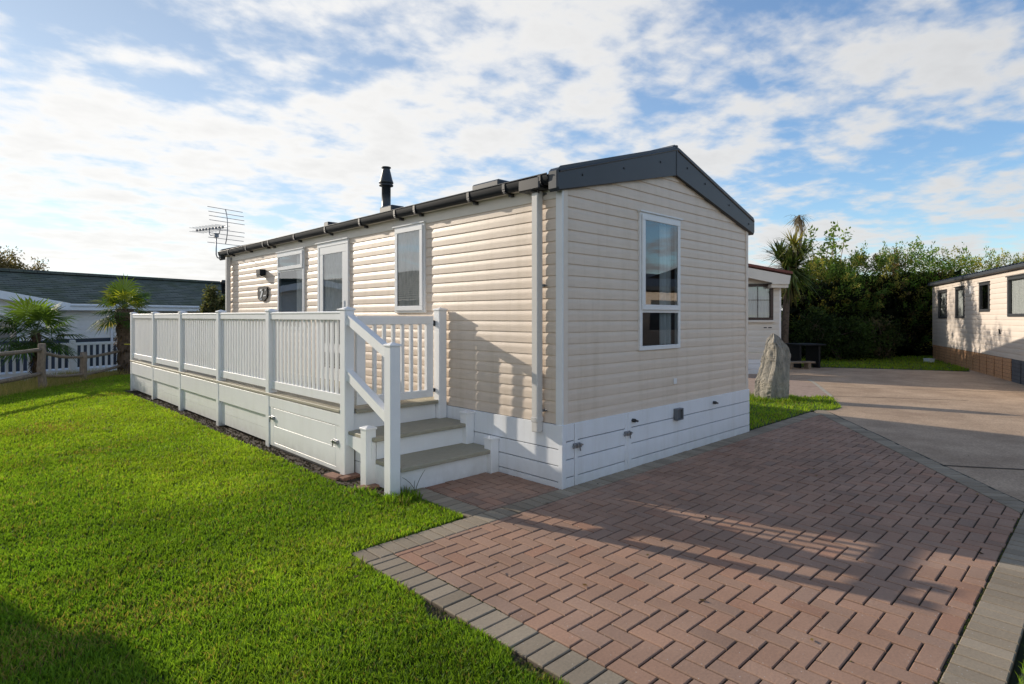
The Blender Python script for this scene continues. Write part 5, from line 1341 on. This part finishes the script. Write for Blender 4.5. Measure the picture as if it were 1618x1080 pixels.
# ================================================================= NEIGHBOURS OUTSIDE THE FRAME (seen in the glass, casting their own shadows)
n1_ = empty('neighbour_caravan', 'cream caravan standing on the lawn outside the left of the view', 'static caravan', (-5.47, 3.5, 0))
b = MB(lambda u_, o_, z_: (o_, u_, z_)); siding(b, 0, 3.7, .5, 2.7, [(.8, 2.0, 1.2, 2.2)]); b.build('wall', 'siding', n1_)
b = MB(); b.box(-9, -.01, 0, .02, 0, 2.7); b.box(-9, -.01, 3.68, 3.7, 0, 2.7); b.box(-.03, -.01, 0, 3.7, 0, .5); b.build('wall', 'siding', n1_)
b = MB(); b.prism([(-.15, 2.62), (1.85, 3.25), (3.85, 2.62), (3.85, 2.74), (1.85, 3.38), (-.15, 2.74)], lambda p, a: (a, p[0], p[1]), -9.1, .08); b.build('roof', 'roof_dark', n1_)
b = MB(); b.box(-.02, -.01, .8, 2.0, 1.2, 2.2); b.build('window', 'glass', n1_)
n2_ = empty('tiled_lodge', 'tiled lodge beyond the lawn outside the left of the view', 'lodge', (-7.2, 12, -.3))
b = MB(lambda u_, o_, z_: (o_, u_, z_)); siding(b, 0, 13, .2, 2.4, [], c=.15); b.build('wall', 'lodge_wall', n2_)
b = MB(); su = Vector((-3, 0, 1.3)).normalized(); tiled_slope(b, (.4, 0, 2.3), (0, 1, 0), su, 13, 16, .22, .03); b.add([(-2.8, 0, 3.7), (-2.8, 13, 3.7), (-6, 13, 2.4), (-6, 0, 2.4)], [(0, 1, 2, 3)]); b.build('roof', 'terracotta', n2_)
n3_ = empty('opposite_caravan', 'cream caravan across the road outside the right of the view', 'static caravan', (9.5, -9.5, 0), R(12))
b = MB(lambda u_, o_, z_: (u_, o_, z_)); siding(b, 0, 9, .4, 2.5, [(1.2, 2.4, 1.1, 2.1), (5, 7, 1.0, 2.1)]); b.build('wall', 'siding', n3_)
b = MB(); b.box(1.2, 2.4, -.03, -.02, 1.1, 2.1); b.box(5, 7, -.03, -.02, 1.0, 2.1); b.build('window', 'dark_room', n3_)
b = MB(); b.prism([(.2, 2.45), (-1.8, 3.1), (-3.8, 2.45), (-3.8, 2.6), (-1.8, 3.22), (.2, 2.6)], lambda p, a: (a, p[0], p[1]), -.1, 9.1); b.build('roof', 'roof_dark', n3_)
def far_hedge():
    t = empty('roadside_hedge', 'leafy hedge beyond the opposite caravan outside the right of the view', 'hedge', (14, -17, 0))
    P = np.c_[rng.uniform(-9, 12, 3500), rng.normal(0, .6, 3500), rng.uniform(0, 1, 3500) ** .7 * 3.6]; leaf_mesh('leaves', P, rand_dir(3500), .6, .4, pal(DK_G, 3500), parent=t)
far_hedge()
print('objects', len(bpy.data.objects))
